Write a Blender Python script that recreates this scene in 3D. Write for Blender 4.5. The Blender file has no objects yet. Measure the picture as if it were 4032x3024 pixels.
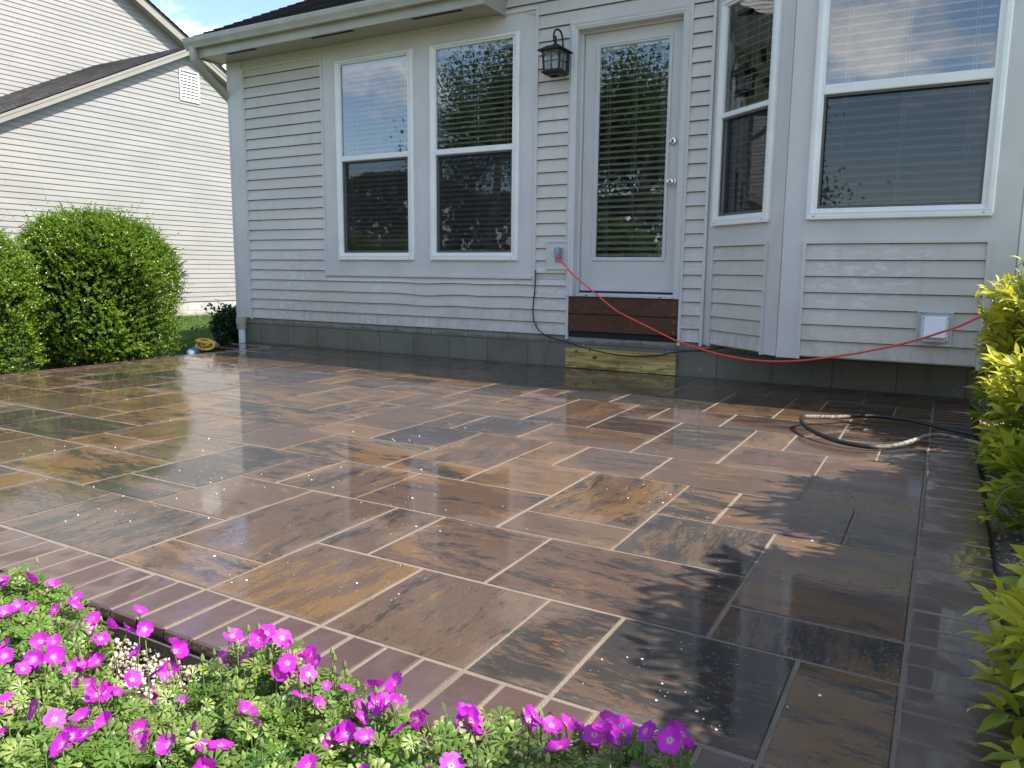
import bpy, math, random
import numpy as np
from mathutils import Vector, Matrix
random.seed(7); rng = np.random.default_rng(7)
R = math.radians
scene = bpy.context.scene
COL = scene.collection

# ------------------------------------------------------------------ camera
CAMP = (2.0417, -5.7708, 0.8026)
cam_d = bpy.data.cameras.new('camera'); cam_d.sensor_width = 36; cam_d.lens = 27.18; cam_d.clip_end = 2000; cam_d.clip_start = 0.02
cam = bpy.data.objects.new('camera', cam_d); COL.objects.link(cam)
rt = Vector((0.86497, 0.50173, 0.00968)); up = Vector((-0.08202, 0.12231, 0.98910)); fw = Vector((-0.49507, 0.85633, -0.14695))
cam.matrix_world = Matrix((( rt.x, up.x, -fw.x, CAMP[0]), (rt.y, up.y, -fw.y, CAMP[1]), (rt.z, up.z, -fw.z, CAMP[2]), (0, 0, 0, 1)))
scene.camera = cam
scene.view_settings.view_transform = 'Standard'
scene.view_settings.look = 'None'
scene.view_settings.exposure = 1.05
scene.view_settings.gamma = 1.0
scene.render.film_transparent = False

# ------------------------------------------------------------------ sun and sky
SUNDIR = Vector((0.80, 0.185, 1.0)).normalized()
SUN_EL = math.asin(SUNDIR.z); SUN_AZ = math.atan2(SUNDIR.x, SUNDIR.y)
sl = bpy.data.lights.new('sun', 'SUN'); sl.energy = 5.0; sl.angle = R(0.53); sl.color = (1.0, 0.95, 0.87)
so = bpy.data.objects.new('sun', sl); COL.objects.link(so)
so.rotation_euler = SUNDIR.to_track_quat('Z', 'Y').to_euler(); so.location = (10, 4, 14)


class NT:
    """small helper that writes node trees"""
    def __init__(s, tree): s.t = tree
    def n(s, typ, ins=None, **props):
        nd = s.t.nodes.new(typ)
        for k, v in props.items(): setattr(nd, k, v)
        for k, v in (ins or {}).items():
            sk = nd.inputs[k]
            if isinstance(v, bpy.types.NodeSocket): s.t.links.new(v, sk)
            elif isinstance(v, (tuple, list)) and len(v) == 3 and sk.type == 'RGBA': sk.default_value = (*v, 1)
            else: sk.default_value = v
        return nd
    def math(s, op, a, b=0.0, clamp=False): return s.n('ShaderNodeMath', {0: a, 1: b}, operation=op, use_clamp=clamp).outputs[0]
    def mix(s, f, a, b, blend='MIX'):
        nd = s.n('ShaderNodeMix', {}, data_type='RGBA', blend_type=blend)
        for i, v in ((0, f), (6, a), (7, b)):
            if isinstance(v, bpy.types.NodeSocket): s.t.links.new(v, nd.inputs[i])
            elif i == 0: nd.inputs[0].default_value = v
            else: nd.inputs[i].default_value = (*v, 1)
        return nd.outputs[2]
    def step(s, x, a, b, lo=0.0, hi=1.0):
        return s.n('ShaderNodeMapRange', {0: x, 1: a, 2: b, 3: lo, 4: hi}, interpolation_type='SMOOTHSTEP').outputs[0]
    def noise(s, vec, scale, detail=4, rough=0.55, dist=0.0):
        return s.n('ShaderNodeTexNoise', {'Vector': vec, 'Scale': scale, 'Detail': detail, 'Roughness': rough, 'Distortion': dist}).outputs[0]
    def mapv(s, vec, scale=(1, 1, 1), loc=(0, 0, 0), rot=(0, 0, 0)):
        return s.n('ShaderNodeMapping', {'Vector': vec, 'Scale': scale, 'Location': loc, 'Rotation': rot}).outputs[0]
    def pos(s): return s.n('ShaderNodeNewGeometry').outputs['Position']
    def bump(s, h, strength=0.3, dist=0.01): return s.n('ShaderNodeBump', {'Height': h, 'Strength': strength, 'Distance': dist}).outputs[0]


w = bpy.data.worlds.new('World'); scene.world = w; w.use_nodes = True
g = NT(w.node_tree); w.node_tree.nodes.clear()
sky = g.n('ShaderNodeTexSky', sky_type='NISHITA', sun_disc=False, sun_elevation=SUN_EL, sun_rotation=SUN_AZ, air_density=1.0, dust_density=0.6, ozone_density=1.6)
gen = g.n('ShaderNodeTexCoord').outputs['Generated']
sep = g.n('ShaderNodeSeparateXYZ', {0: gen})
cv = g.mapv(gen, (1, 1, 1.9), (21.0, 5.0, 2.92))
big = g.noise(cv, 2.3, 8, 0.60, 0.15)
lowb = g.step(sep.outputs[2], 0.36, 0.06, -0.03, 0.06)          # more cloud towards the horizon
highb = g.step(sep.outputs[2], 0.38, 0.62, 0.0, 0.02)          # slight extra cloud overhead, out of view, added to whiten the light
cm = g.step(g.math('ADD', g.math('ADD', big, lowb), highb), 0.51, 0.62)
det = g.noise(g.mapv(gen, (1, 1, 1.7), (0.4, 7.7, 0)), 5.5, 7, 0.6)
ccol = g.mix(g.step(det, 0.32, 0.62), (4.0, 4.2, 4.7), (7.2, 7.1, 7.0))
skyc = g.mix(cm, sky.outputs[0], ccol)
bg = g.n('ShaderNodeBackground', {'Color': skyc, 'Strength': 0.15})
g.t.links.new(bg.outputs[0], g.n('ShaderNodeOutputWorld').inputs[0])

# ------------------------------------------------------------------ materials
MATS = {}
def mat(name, fn):
    if name in MATS: return MATS[name]
    m = bpy.data.materials.new(name); m.use_nodes = True; m.node_tree.nodes.clear()
    q = NT(m.node_tree); sh = fn(q)
    q.t.links.new(sh, q.n('ShaderNodeOutputMaterial').inputs[0]); MATS[name] = m
    return m
def pbsdf(q, col, rough=0.5, normal=None, **kw):
    ins = {'Base Color': col, 'Roughness': rough}
    if normal is not None: ins['Normal'] = normal
    for k, v in kw.items(): ins[k.replace('_', ' ')] = v
    return q.n('ShaderNodeBsdfPrincipled', ins).outputs[0]
def plain(name, col, rough=0.5, var=0.08, scale=6, bumpy=0.0, **kw):
    def f(q):
        p = q.pos(); nz = q.noise(p, scale, 5)
        c = q.mix(q.step(nz, 0.3, 0.7), tuple(x * (1 - var) for x in col), tuple(min(1, x * (1 + var)) for x in col))
        nr = q.bump(q.noise(p, scale * 25, 3), bumpy, 0.002) if bumpy else None
        return pbsdf(q, c, rough, nr, **kw)
    return mat(name, f)

def siding_f(base, stain, amt):
    def f(q):
        p = q.pos(); sx = q.n('ShaderNodeSeparateXYZ', {0: p})
        n1 = q.noise(q.mapv(p, (0.8, 0.8, 2.5)), 1.5, 5)
        c = q.mix(q.step(n1, 0.3, 0.7), tuple(x * 0.93 for x in base), tuple(x * 1.05 for x in base))
        grain = q.noise(q.mapv(p, (6, 6, 160)), 1.0, 3)
        c = q.mix(q.math('MULTIPLY', q.step(grain, 0.35, 0.75), 0.10), c, tuple(x * 0.7 for x in base))
        if amt:
            n2 = q.noise(q.mapv(p, (5, 5, 15)), 2.2, 8, 0.7)
            n3 = q.noise(q.mapv(p, (1.3, 1.3, 1.0), (4.2, 0, 1.1)), 1.0, 2)
            band = q.math('MULTIPLY', q.step(sx.outputs[2], 1.25, 0.75), q.step(n3, 0.44, 0.56))
            msk = q.math('MULTIPLY', q.step(n2, 0.50, 0.56), q.math('MULTIPLY', band, amt))
            c = q.mix(msk, c, stain)
            dirt = q.math('MULTIPLY', q.step(q.noise(q.mapv(p, (9, 9, 1.2)), 1.5, 4), 0.52, 0.8), 0.16)
            c = q.mix(dirt, c, (0.20, 0.19, 0.17))
        if amt:
            gm = q.math('MULTIPLY', q.step(q.math('ADD', sx.outputs[2], q.math('MULTIPLY', q.noise(q.mapv(p, (3, 3, 2)), 2.0, 6, 0.65), 0.5)), 0.78, 0.50), q.step(q.noise(q.mapv(p, (14, 14, 5)), 1.5, 5, 0.7), 0.35, 0.7))
            c = q.mix(q.math('MULTIPLY', gm, 0.45), c, (0.27, 0.25, 0.22))
        return pbsdf(q, c, 0.42, q.bump(grain, 0.12, 0.002))
    return f
M_SIDE = mat('vinyl_siding', siding_f((0.60, 0.555, 0.50), (0.66, 0.66, 0.64), 0.75))
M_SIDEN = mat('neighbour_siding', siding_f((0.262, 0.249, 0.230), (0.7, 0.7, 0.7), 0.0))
M_TRIM = plain('painted_trim', (0.60, 0.585, 0.57), 0.45, 0.05, 3, 0.10)
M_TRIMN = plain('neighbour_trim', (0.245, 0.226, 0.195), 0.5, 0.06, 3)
M_GUT = plain('gutter_paint', (0.40, 0.38, 0.33), 0.38, 0.09, 4)
M_WHITE = plain('white_vinyl', (0.80, 0.80, 0.77), 0.32, 0.04, 5)
M_LAPSHADE = plain('lap_shade_line', (0.15, 0.14, 0.13), 0.7, 0.3, 30)  # shadow lines of the siding laps, painted as a dark colour
M_DOOR = plain('door_paint', (0.58, 0.565, 0.545), 0.36, 0.03, 4, 0.04)
M_BLIND = plain('blind_slat_white', (0.95, 0.95, 0.93), 0.4, 0.03, 3)
M_DARK = plain('dark_gap', (0.012, 0.012, 0.012), 0.8)
M_SCRF = plain('screen_frame_grey', (0.10, 0.10, 0.095), 0.5)
M_ROOM = plain('room_paint', (0.40, 0.38, 0.34), 0.8)
M_ALU = plain('threshold_aluminium', (0.72, 0.74, 0.76), 0.28, 0.05, 8, Metallic=0.6)
M_CHROME = plain('satin_nickel', (0.68, 0.66, 0.62), 0.2, 0.02, 5, Metallic=1.0)
M_BLACK = plain('lantern_black_iron', (0.009, 0.009, 0.010), 0.55, 0.25, 40, 0.15)
M_BLKRUB = plain('black_rubber', (0.014, 0.014, 0.015), 0.45, 0.2, 30)
M_PVC = plain('white_pvc', (0.72, 0.74, 0.76), 0.3, 0.06, 6)
M_PVCT = plain('tan_coupler', (0.44, 0.38, 0.29), 0.5, 0.1, 12)
M_BLUEGREY = plain('blue_grey_plastic', (0.26, 0.34, 0.44), 0.4, 0.08, 20)
M_CORD = plain('red_cord', (0.86, 0.075, 0.045), 0.38, 0.05, 30)
M_YELLOW = plain('yellow_hose', (0.72, 0.45, 0.02), 0.35, 0.1, 20)
M_PALEBLUE = plain('pale_blue_plastic', (0.10, 0.17, 0.26), 0.7, 0.05, 20)
M_SOIL = plain('soil', (0.055, 0.042, 0.03), 0.95, 0.4, 14, 0.5)
M_BARK = plain('bark', (0.10, 0.08, 0.06), 0.9, 0.35, 18, 0.5)
M_EDGE = plain('edge_restraint', (0.07, 0.065, 0.058), 0.7, 0.3, 20)
M_NICKV = plain('vent_white', (0.78, 0.80, 0.83), 0.35, 0.05, 10)
M_VENTF = plain('vent_frame_grey', (0.50, 0.54, 0.50), 0.45, 0.1, 10)

def glass_f(q):
    p = q.pos()
    wv = q.bump(q.noise(p, 1.6, 2), 0.06, 0.02)
    fr = q.n('ShaderNodeFresnel', {'IOR': 2.6, 'Normal': wv}).outputs[0]
    gl = q.n('ShaderNodeBsdfGlossy', {'Color': (0.95, 0.97, 1.0), 'Roughness': 0.004, 'Normal': wv}).outputs[0]
    tr = q.n('ShaderNodeBsdfTransparent', {'Color': (0.97, 0.985, 0.98)}).outputs[0]
    return q.n('ShaderNodeMixShader', {0: fr, 1: tr, 2: gl}).outputs[0]
M_GLASS = mat('window_glass', glass_f)
def screen_f(q):
    tr = q.n('ShaderNodeBsdfTransparent', {'Color': (1, 1, 1)}).outputs[0]
    df = q.n('ShaderNodeBsdfDiffuse', {'Color': (0.035, 0.037, 0.04)}).outputs[0]
    return q.n('ShaderNodeMixShader', {0: 0.46, 1: tr, 2: df}).outputs[0]
M_SCREEN = mat('insect_screen_mesh', screen_f)
def lampglass_f(q):
    gl = q.n('ShaderNodeBsdfGlossy', {'Roughness': 0.12}).outputs[0]
    tr = q.n('ShaderNodeBsdfTransparent', {'Color': (0.85, 0.86, 0.88)}).outputs[0]
    df = q.n('ShaderNodeBsdfDiffuse', {'Color': (0.6, 0.6, 0.62)}).outputs[0]
    a = q.n('ShaderNodeMixShader', {0: 0.2, 1: tr, 2: gl}).outputs[0]
    return q.n('ShaderNodeMixShader', {0: 0.22, 1: a, 2: df}).outputs[0]
M_LGLASS = mat('seeded_lamp_glass', lampglass_f)
M_BULB = plain('bulb_frosted', (0.85, 0.84, 0.80), 0.3)

def shingle_f(q):
    uv = q.n('ShaderNodeUVMap', uv_map='UVMap').outputs[0]
    br = q.n('ShaderNodeTexBrick', {'Vector': uv, 'Color1': (0.040, 0.039, 0.042), 'Color2': (0.125, 0.118, 0.115), 'Mortar': (0.012, 0.012, 0.012),
                                   'Scale': 1.0, 'Mortar Size': 0.006, 'Brick Width': 0.24, 'Row Height': 0.145, 'Bias': 0.0}, offset=0.37)
    c = q.mix(q.step(q.noise(uv, 90, 3), 0.3, 0.75), br.outputs[0], (0.12, 0.115, 0.11))
    c = q.mix(q.math('MULTIPLY', q.step(q.noise(uv, 3, 4), 0.4, 0.7), 0.5), br.outputs[0], c)
    return pbsdf(q, c, 0.85, q.bump(q.noise(uv, 260, 2), 0.5, 0.004))
M_SHING = mat('asphalt_shingle', shingle_f)

def block_f(dry, wet, z0, amp):
    def f(q):
        uv = q.n('ShaderNodeUVMap', uv_map='UVMap').outputs[0]; p = q.pos()
        s = q.n('ShaderNodeSeparateXYZ', {0: p})
        br = q.n('ShaderNodeTexBrick', {'Vector': uv, 'Color1': (1, 1, 1), 'Color2': (0.82, 0.82, 0.82), 'Mortar': (0.50, 0.50, 0.50), 'Scale': 1.0,
                                       'Mortar Size': 0.005, 'Mortar Smooth': 0.2, 'Brick Width': 0.406, 'Row Height': 0.2032}, offset=0.5)
        gr = q.noise(p, 70, 4); bl = q.noise(p, 3.5, 5)
        cd = q.mix(q.step(bl, 0.3, 0.7), tuple(x * 0.85 for x in dry), dry)
        cw = q.mix(q.step(bl, 0.3, 0.7), tuple(x * 0.8 for x in wet), wet)
        edge = q.math('ADD', s.outputs[2], q.math('MULTIPLY', q.math('SUBTRACT', q.noise(q.mapv(p, (1.6, 1.6, 0.6)), 2.6, 9, 0.75), 0.5), amp))
        m = q.step(edge, z0 - 0.006, z0 + 0.006)
        c = q.mix(m, cw, cd)
        c = q.mix(q.math('MULTIPLY', q.step(q.noise(q.mapv(p, (7, 7, 1.3)), 1.4, 5), 0.52, 0.72), 0.35), c, (0.09, 0.075, 0.05))
        c = q.mix(q.math('MULTIPLY', q.step(q.noise(p, 9, 7, 0.7), 0.60, 0.68), 0.35), c, (0.42, 0.41, 0.38))
        c = q.mix(1.0, c, br.outputs[0], 'MULTIPLY')
        h = q.math('ADD', q.math('MULTIPLY', br.outputs[1], -1.0), q.math('MULTIPLY', gr, 0.35))
        ro = q.step(m, 0, 1, 0.55, 0.9)
        return pbsdf(q, c, ro, q.bump(h, 0.5, 0.006))
    return f
M_BLOCK = mat('concrete_block_damp', block_f((0.32, 0.30, 0.26), (0.19, 0.182, 0.140), 0.225, 0.13))
M_BLOCKN = mat('concrete_block_dry', block_f((0.44, 0.41, 0.36), (0.35, 0.32, 0.28), -0.25, 0.3))

def compo_f(q):
    p = q.pos()
    n = q.noise(q.mapv(p, (4, 4, 90)), 1.2, 5)
    c = q.mix(q.step(n, 0.3, 0.7), (0.060, 0.020, 0.010), (0.088, 0.032, 0.016))
    c = q.mix(q.math('MULTIPLY', q.step(q.noise(p, 30, 6, 0.7), 0.5, 0.62), 0.3), c, (0.15, 0.085, 0.05))
    return pbsdf(q, c, 0.42, q.bump(n, 0.25, 0.002))
M_COMPO = mat('brown_composite', compo_f)

def plank_f(q):
    p = q.mapv(q.pos(), (1, 0, 1), (0.764, 0, 0)); sx = q.n('ShaderNodeSeparateXYZ', {0: p})
    big = q.noise(q.mapv(p, (1.1, 1, 5)), 1.3, 2)
    gr = q.noise(q.mapv(p, (1.6, 1, 60), (0, 0, 0)), 1.0, 4, 0.6, 0.4)
    c = q.mix(q.step(gr, 0.42, 0.60), (0.30, 0.185, 0.050), (0.60, 0.46, 0.17))
    c = q.mix(q.math('MULTIPLY', q.step(big, 0.48, 0.62), 0.6), c, (0.58, 0.52, 0.20))
    blot = q.noise(q.mapv(p, (3.5, 1, 11)), 2.2, 8, 0.72)
    low = q.step(sx.outputs[2], 0.085, 0.01, 0.0, 0.10)
    c = q.mix(q.math('MULTIPLY', q.step(q.math('ADD', blot, low), 0.55, 0.66), 0.75), c, (0.13, 0.065, 0.018))
    for kx, kz, kr in ((0.265, 0.100, 0.026), (0.045, 0.098, 0.010), (0.47, 0.070, 0.012), (0.66, 0.045, 0.008), (0.88, 0.078, 0.009), (0.22, 0.150, 0.010), (0.10, 0.140, 0.016)):
        d = q.n('ShaderNodeVectorMath', {0: q.mapv(p, (0.8, 1, 1.25)), 1: (kx * 0.8, 0, kz * 1.25)}, operation='DISTANCE').outputs[1]
        d = q.math('ADD', d, q.math('MULTIPLY', q.math('SUBTRACT', blot, 0.5), 0.03))
        c = q.mix(q.math('MULTIPLY', q.step(d, kr, kr * 0.4), 0.9), c, (0.055, 0.026, 0.012))
    return pbsdf(q, c, 0.34, q.bump(gr, 0.25, 0.003))
M_PLANK = mat('treated_pine', plank_f)

def paver_f(q):
    uv = q.n('ShaderNodeUVMap', uv_map='UVMap').outputs[0]
    loc = q.n('ShaderNodeUVMap', uv_map='slab').outputs[0]
    ta = q.n('ShaderNodeAttribute', attribute_name='tone'); tone = q.n('ShaderNodeSeparateColor', {0: ta.outputs[0]})
    dm = q.n('ShaderNodeSeparateColor', {0: q.n('ShaderNodeAttribute', attribute_name='dims').outputs[0]})
    sx = q.n('ShaderNodeSeparateXYZ', {0: loc}); p = q.pos()
    wob = q.noise(uv, 1.6, 3)
    uvd = q.n('ShaderNodeVectorMath', {0: uv, 1: q.n('ShaderNodeCombineXYZ', {0: 0.0, 1: q.math('MULTIPLY', wob, 0.22), 2: 0.0}).outputs[0]}, operation='ADD').outputs[0]
    st = q.noise(q.mapv(uvd, (2.5, 11.0, 1)), 1.0, 11, 0.74)
    fine = q.noise(q.mapv(uv, (9, 34, 1)), 2.4, 6, 0.72)
    stf = q.math('ADD', st, q.math('MULTIPLY', q.math('SUBTRACT', fine, 0.5), 0.55))
    base = q.mix(tone.outputs[2], (0.128, 0.078, 0.052), (0.140, 0.092, 0.065))
    base = q.mix(q.math('MULTIPLY', q.step(fine, 0.35, 0.7), 0.45), base, (0.078, 0.050, 0.036))
    chm = q.step(q.math('ADD', stf, q.math('MULTIPLY', q.math('SUBTRACT', tone.outputs[0], 0.5), 0.20)), 0.47, 0.56)
    c = q.mix(q.math('MULTIPLY', chm, 0.94), base, (0.040, 0.037, 0.035))
    oc = q.noise(q.mapv(uvd, (2.6, 9.0, 1), (5.3, 2.2, 0)), 1.0, 10, 0.72)
    ocf = q.math('ADD', oc, q.math('MULTIPLY', q.math('SUBTRACT', fine, 0.5), 0.5))
    ocm = q.step(q.math('ADD', ocf, q.math('MULTIPLY', q.math('SUBTRACT', tone.outputs[1], 0.5), 0.22)), 0.53, 0.60)
    c = q.mix(q.math('MULTIPLY', ocm, 0.9), c, (0.215, 0.122, 0.054))
    sp = q.noise(uv, 190, 4, 0.7)
    c = q.mix(q.math('MULTIPLY', q.step(sp, 0.40, 0.62), 0.55), q.mix(0.45, c, (0.02, 0.016, 0.014)), c)
    e = q.math('MINIMUM', q.math('MINIMUM', sx.outputs[0], q.math('SUBTRACT', dm.outputs[0], sx.outputs[0])),
               q.math('MINIMUM', sx.outputs[1], q.math('SUBTRACT', dm.outputs[1], sx.outputs[1])))
    big = q.noise(p, 2.1, 5, 0.6)
    wet = q.step(q.math('ADD', e, q.math('MULTIPLY', q.math('SUBTRACT', big, 0.44), 0.55)), 0.0, 0.055)
    c = q.mix(wet, q.mix(0.16, c, (0.24, 0.19, 0.155)), c)
    ro = q.step(wet, 0, 1, 0.34, 0.085)
    rip = q.noise(p, 42, 4, 0.6); micro = q.noise(p, 330, 2)
    nd = q.bump(q.math('ADD', q.math('MULTIPLY', micro, 0.3), q.noise(uv, 38, 6, 0.7)), 0.35, 0.003)
    nw = q.bump(rip, 0.075, 0.003)
    cr = q.step(wet, 0, 1, 0.17, 0.012)
    drop = q.n('ShaderNodeTexVoronoi', {'Vector': p, 'Scale': 62.0, 'Randomness': 1.0}).outputs[0]
    dz = q.math('MULTIPLY', q.step(drop, 0.30, 0.10), q.step(q.noise(p, 3.1, 3), 0.50, 0.62))
    nw2 = q.n('ShaderNodeBump', {'Height': dz, 'Strength': 0.35, 'Distance': 0.003, 'Normal': nw}).outputs[0]
    return q.n('ShaderNodeBsdfPrincipled', {'Base Color': c, 'Roughness': q.step(wet, 0, 1, 0.5, 0.34), 'Normal': nd, 'Specular IOR Level': 0.06,
               'Coat Weight': q.step(wet, 0, 1, 0.75, 1.0), 'Coat Roughness': cr, 'Coat IOR': 1.37, 'Coat Normal': nw2}).outputs[0]
M_PAVER = mat('wet_blended_paver', paver_f)
def bpaver_f(q):
    p = q.pos(); tone = q.n('ShaderNodeAttribute', attribute_name='tone').outputs[2]
    c = q.mix(tone, (0.066, 0.035, 0.027), (0.096, 0.054, 0.042))
    c = q.mix(q.math('MULTIPLY', q.step(q.noise(p, 9, 6, 0.65), 0.4, 0.7), 0.5), c, (0.12, 0.082, 0.068))
    c = q.mix(q.math('MULTIPLY', q.step(q.noise(p, 260, 3), 0.42, 0.68), 0.4), c, (0.03, 0.02, 0.018))
    wet = q.step(q.noise(p, 5.5, 4), 0.40, 0.56)
    return q.n('ShaderNodeBsdfPrincipled', {'Base Color': c, 'Roughness': 0.4, 'Normal': q.bump(q.noise(p, 300, 2), 0.15, 0.001), 'Coat Weight': q.step(wet, 0, 1, 0.35, 1.0),
               'Coat Roughness': q.step(wet, 0, 1, 0.26, 0.03), 'Coat IOR': 1.37, 'Coat Normal': q.bump(q.noise(p, 20, 2), 0.04, 0.004)}).outputs[0]
M_BPAVER = mat('wet_border_paver', bpaver_f)
def sand_f(q):
    p = q.pos(); n = q.noise(p, 420, 3); b = q.noise(p, 6, 4)
    c = q.mix(q.step(n, 0.3, 0.7), (0.11, 0.086, 0.066), (0.31, 0.255, 0.19))
    c = q.mix(q.math('MULTIPLY', q.step(b, 0.5, 0.68), 0.6), c, (0.13, 0.095, 0.07))
    return pbsdf(q, c, 0.8, q.bump(n, 0.8, 0.004))
M_SAND = mat('joint_sand', sand_f)
def lawn_f(q):
    p = q.pos()
    c = q.mix(q.step(q.noise(p, 1.3, 5), 0.3, 0.7), (0.030, 0.065, 0.012), (0.060, 0.115, 0.022))
    return pbsdf(q, c, 0.9)
M_LAWN = mat('lawn', lawn_f)
def stone_f(q):
    t = q.n('ShaderNodeAttribute', attribute_name='tone').outputs[2]
    return pbsdf(q, q.mix(t, (0.20, 0.165, 0.12), (0.62, 0.54, 0.42)), 0.8)
M_PEBBLE = mat('pea_gravel', stone_f)
M_ROCK = plain('brown_rock', (0.30, 0.17, 0.09), 0.85, 0.4, 30, 0.6)

def leaf_f(c1, c2, c3, rough=0.35, trans=0.3, tc=None):
    def f(q):
        t = q.n('ShaderNodeAttribute', attribute_name='tone').outputs[2]
        a = q.mix(q.step(t, 0.0, 0.6), c1, c2); a = q.mix(q.step(t, 0.6, 1.0), a, c3)
        s = pbsdf(q, a, rough)
        tl = q.n('ShaderNodeBsdfTranslucent', {'Color': q.mix(0.5, a, tc or c3)}).outputs[0]
        return q.n('ShaderNodeMixShader', {0: trans, 1: s, 2: tl}).outputs[0]
    return f
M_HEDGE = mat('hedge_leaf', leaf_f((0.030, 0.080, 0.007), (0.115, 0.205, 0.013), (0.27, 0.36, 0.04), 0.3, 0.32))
M_DKLEAF = mat('dark_shrub_leaf', leaf_f((0.018, 0.045, 0.016), (0.03, 0.07, 0.022), (0.06, 0.12, 0.04), 0.3, 0.2))
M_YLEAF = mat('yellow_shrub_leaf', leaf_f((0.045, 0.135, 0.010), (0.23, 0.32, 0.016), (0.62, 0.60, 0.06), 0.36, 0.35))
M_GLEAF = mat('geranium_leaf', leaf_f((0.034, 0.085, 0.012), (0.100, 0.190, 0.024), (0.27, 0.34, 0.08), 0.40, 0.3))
M_TLEAF = mat('tree_leaf', leaf_f((0.030, 0.060, 0.012), (0.055, 0.10, 0.02), (0.10, 0.16, 0.035), 0.4, 0.3))
M_GRASS = mat('grass_blade', leaf_f((0.045, 0.10, 0.013), (0.085, 0.165, 0.022), (0.165, 0.245, 0.05), 0.5, 0.3))
M_STEM = plain('green_stem', (0.16, 0.22, 0.06), 0.6, 0.25, 40)
def petal_f(q):
    r = q.n('ShaderNodeAttribute', attribute_name='tone').outputs[2]
    c = q.mix(q.step(r, 0.02, 0.30), (0.85, 0.50, 0.72), (0.68, 0.035, 0.56))
    c = q.mix(q.step(r, 0.5, 1.0), c, (0.60, 0.018, 0.60))
    ob = q.n('ShaderNodeObjectInfo').outputs['Random']
    c = q.mix(q.step(ob, 0.45, 1.0, 0.0, 0.55), c, q.mix(q.step(r, 0.0, 0.5), (0.80, 0.42, 0.72), (0.36, 0.012, 0.50)))
    s = pbsdf(q, c, 0.55)
    tl = q.n('ShaderNodeBsdfTranslucent', {'Color': c}).outputs[0]
    return q.n('ShaderNodeMixShader', {0: 0.38, 1: s, 2: tl}).outputs[0]
M_PETAL = mat('magenta_petal', petal_f)
def hose_f(q):
    p = q.pos(); s3 = q.n('ShaderNodeSeparateXYZ', {0: p}); gr = q.noise(p, 60, 4); wv = q.math('MULTIPLY', q.noise(p, 7, 3), 0.3)
    m1 = q.math('MULTIPLY', q.step(q.math('ADD', s3.outputs[0], wv), 1.90, 2.02), q.step(s3.outputs[1], -1.54, -1.58))
    m2 = q.math('MULTIPLY', q.step(s3.outputs[0], 1.62, 1.50), q.math('MULTIPLY', q.step(s3.outputs[1], -1.60, -1.52), 0.8))
    m = q.math('MAXIMUM', m1, m2)
    c = q.mix(q.math('MULTIPLY', m, q.step(gr, 0.2, 0.7)), (0.012, 0.013, 0.015), (0.33, 0.29, 0.25))
    return pbsdf(q, c, q.step(m, 0, 1, 0.35, 0.85))
M_HOSE = mat('muddy_black_hose', hose_f)

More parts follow.
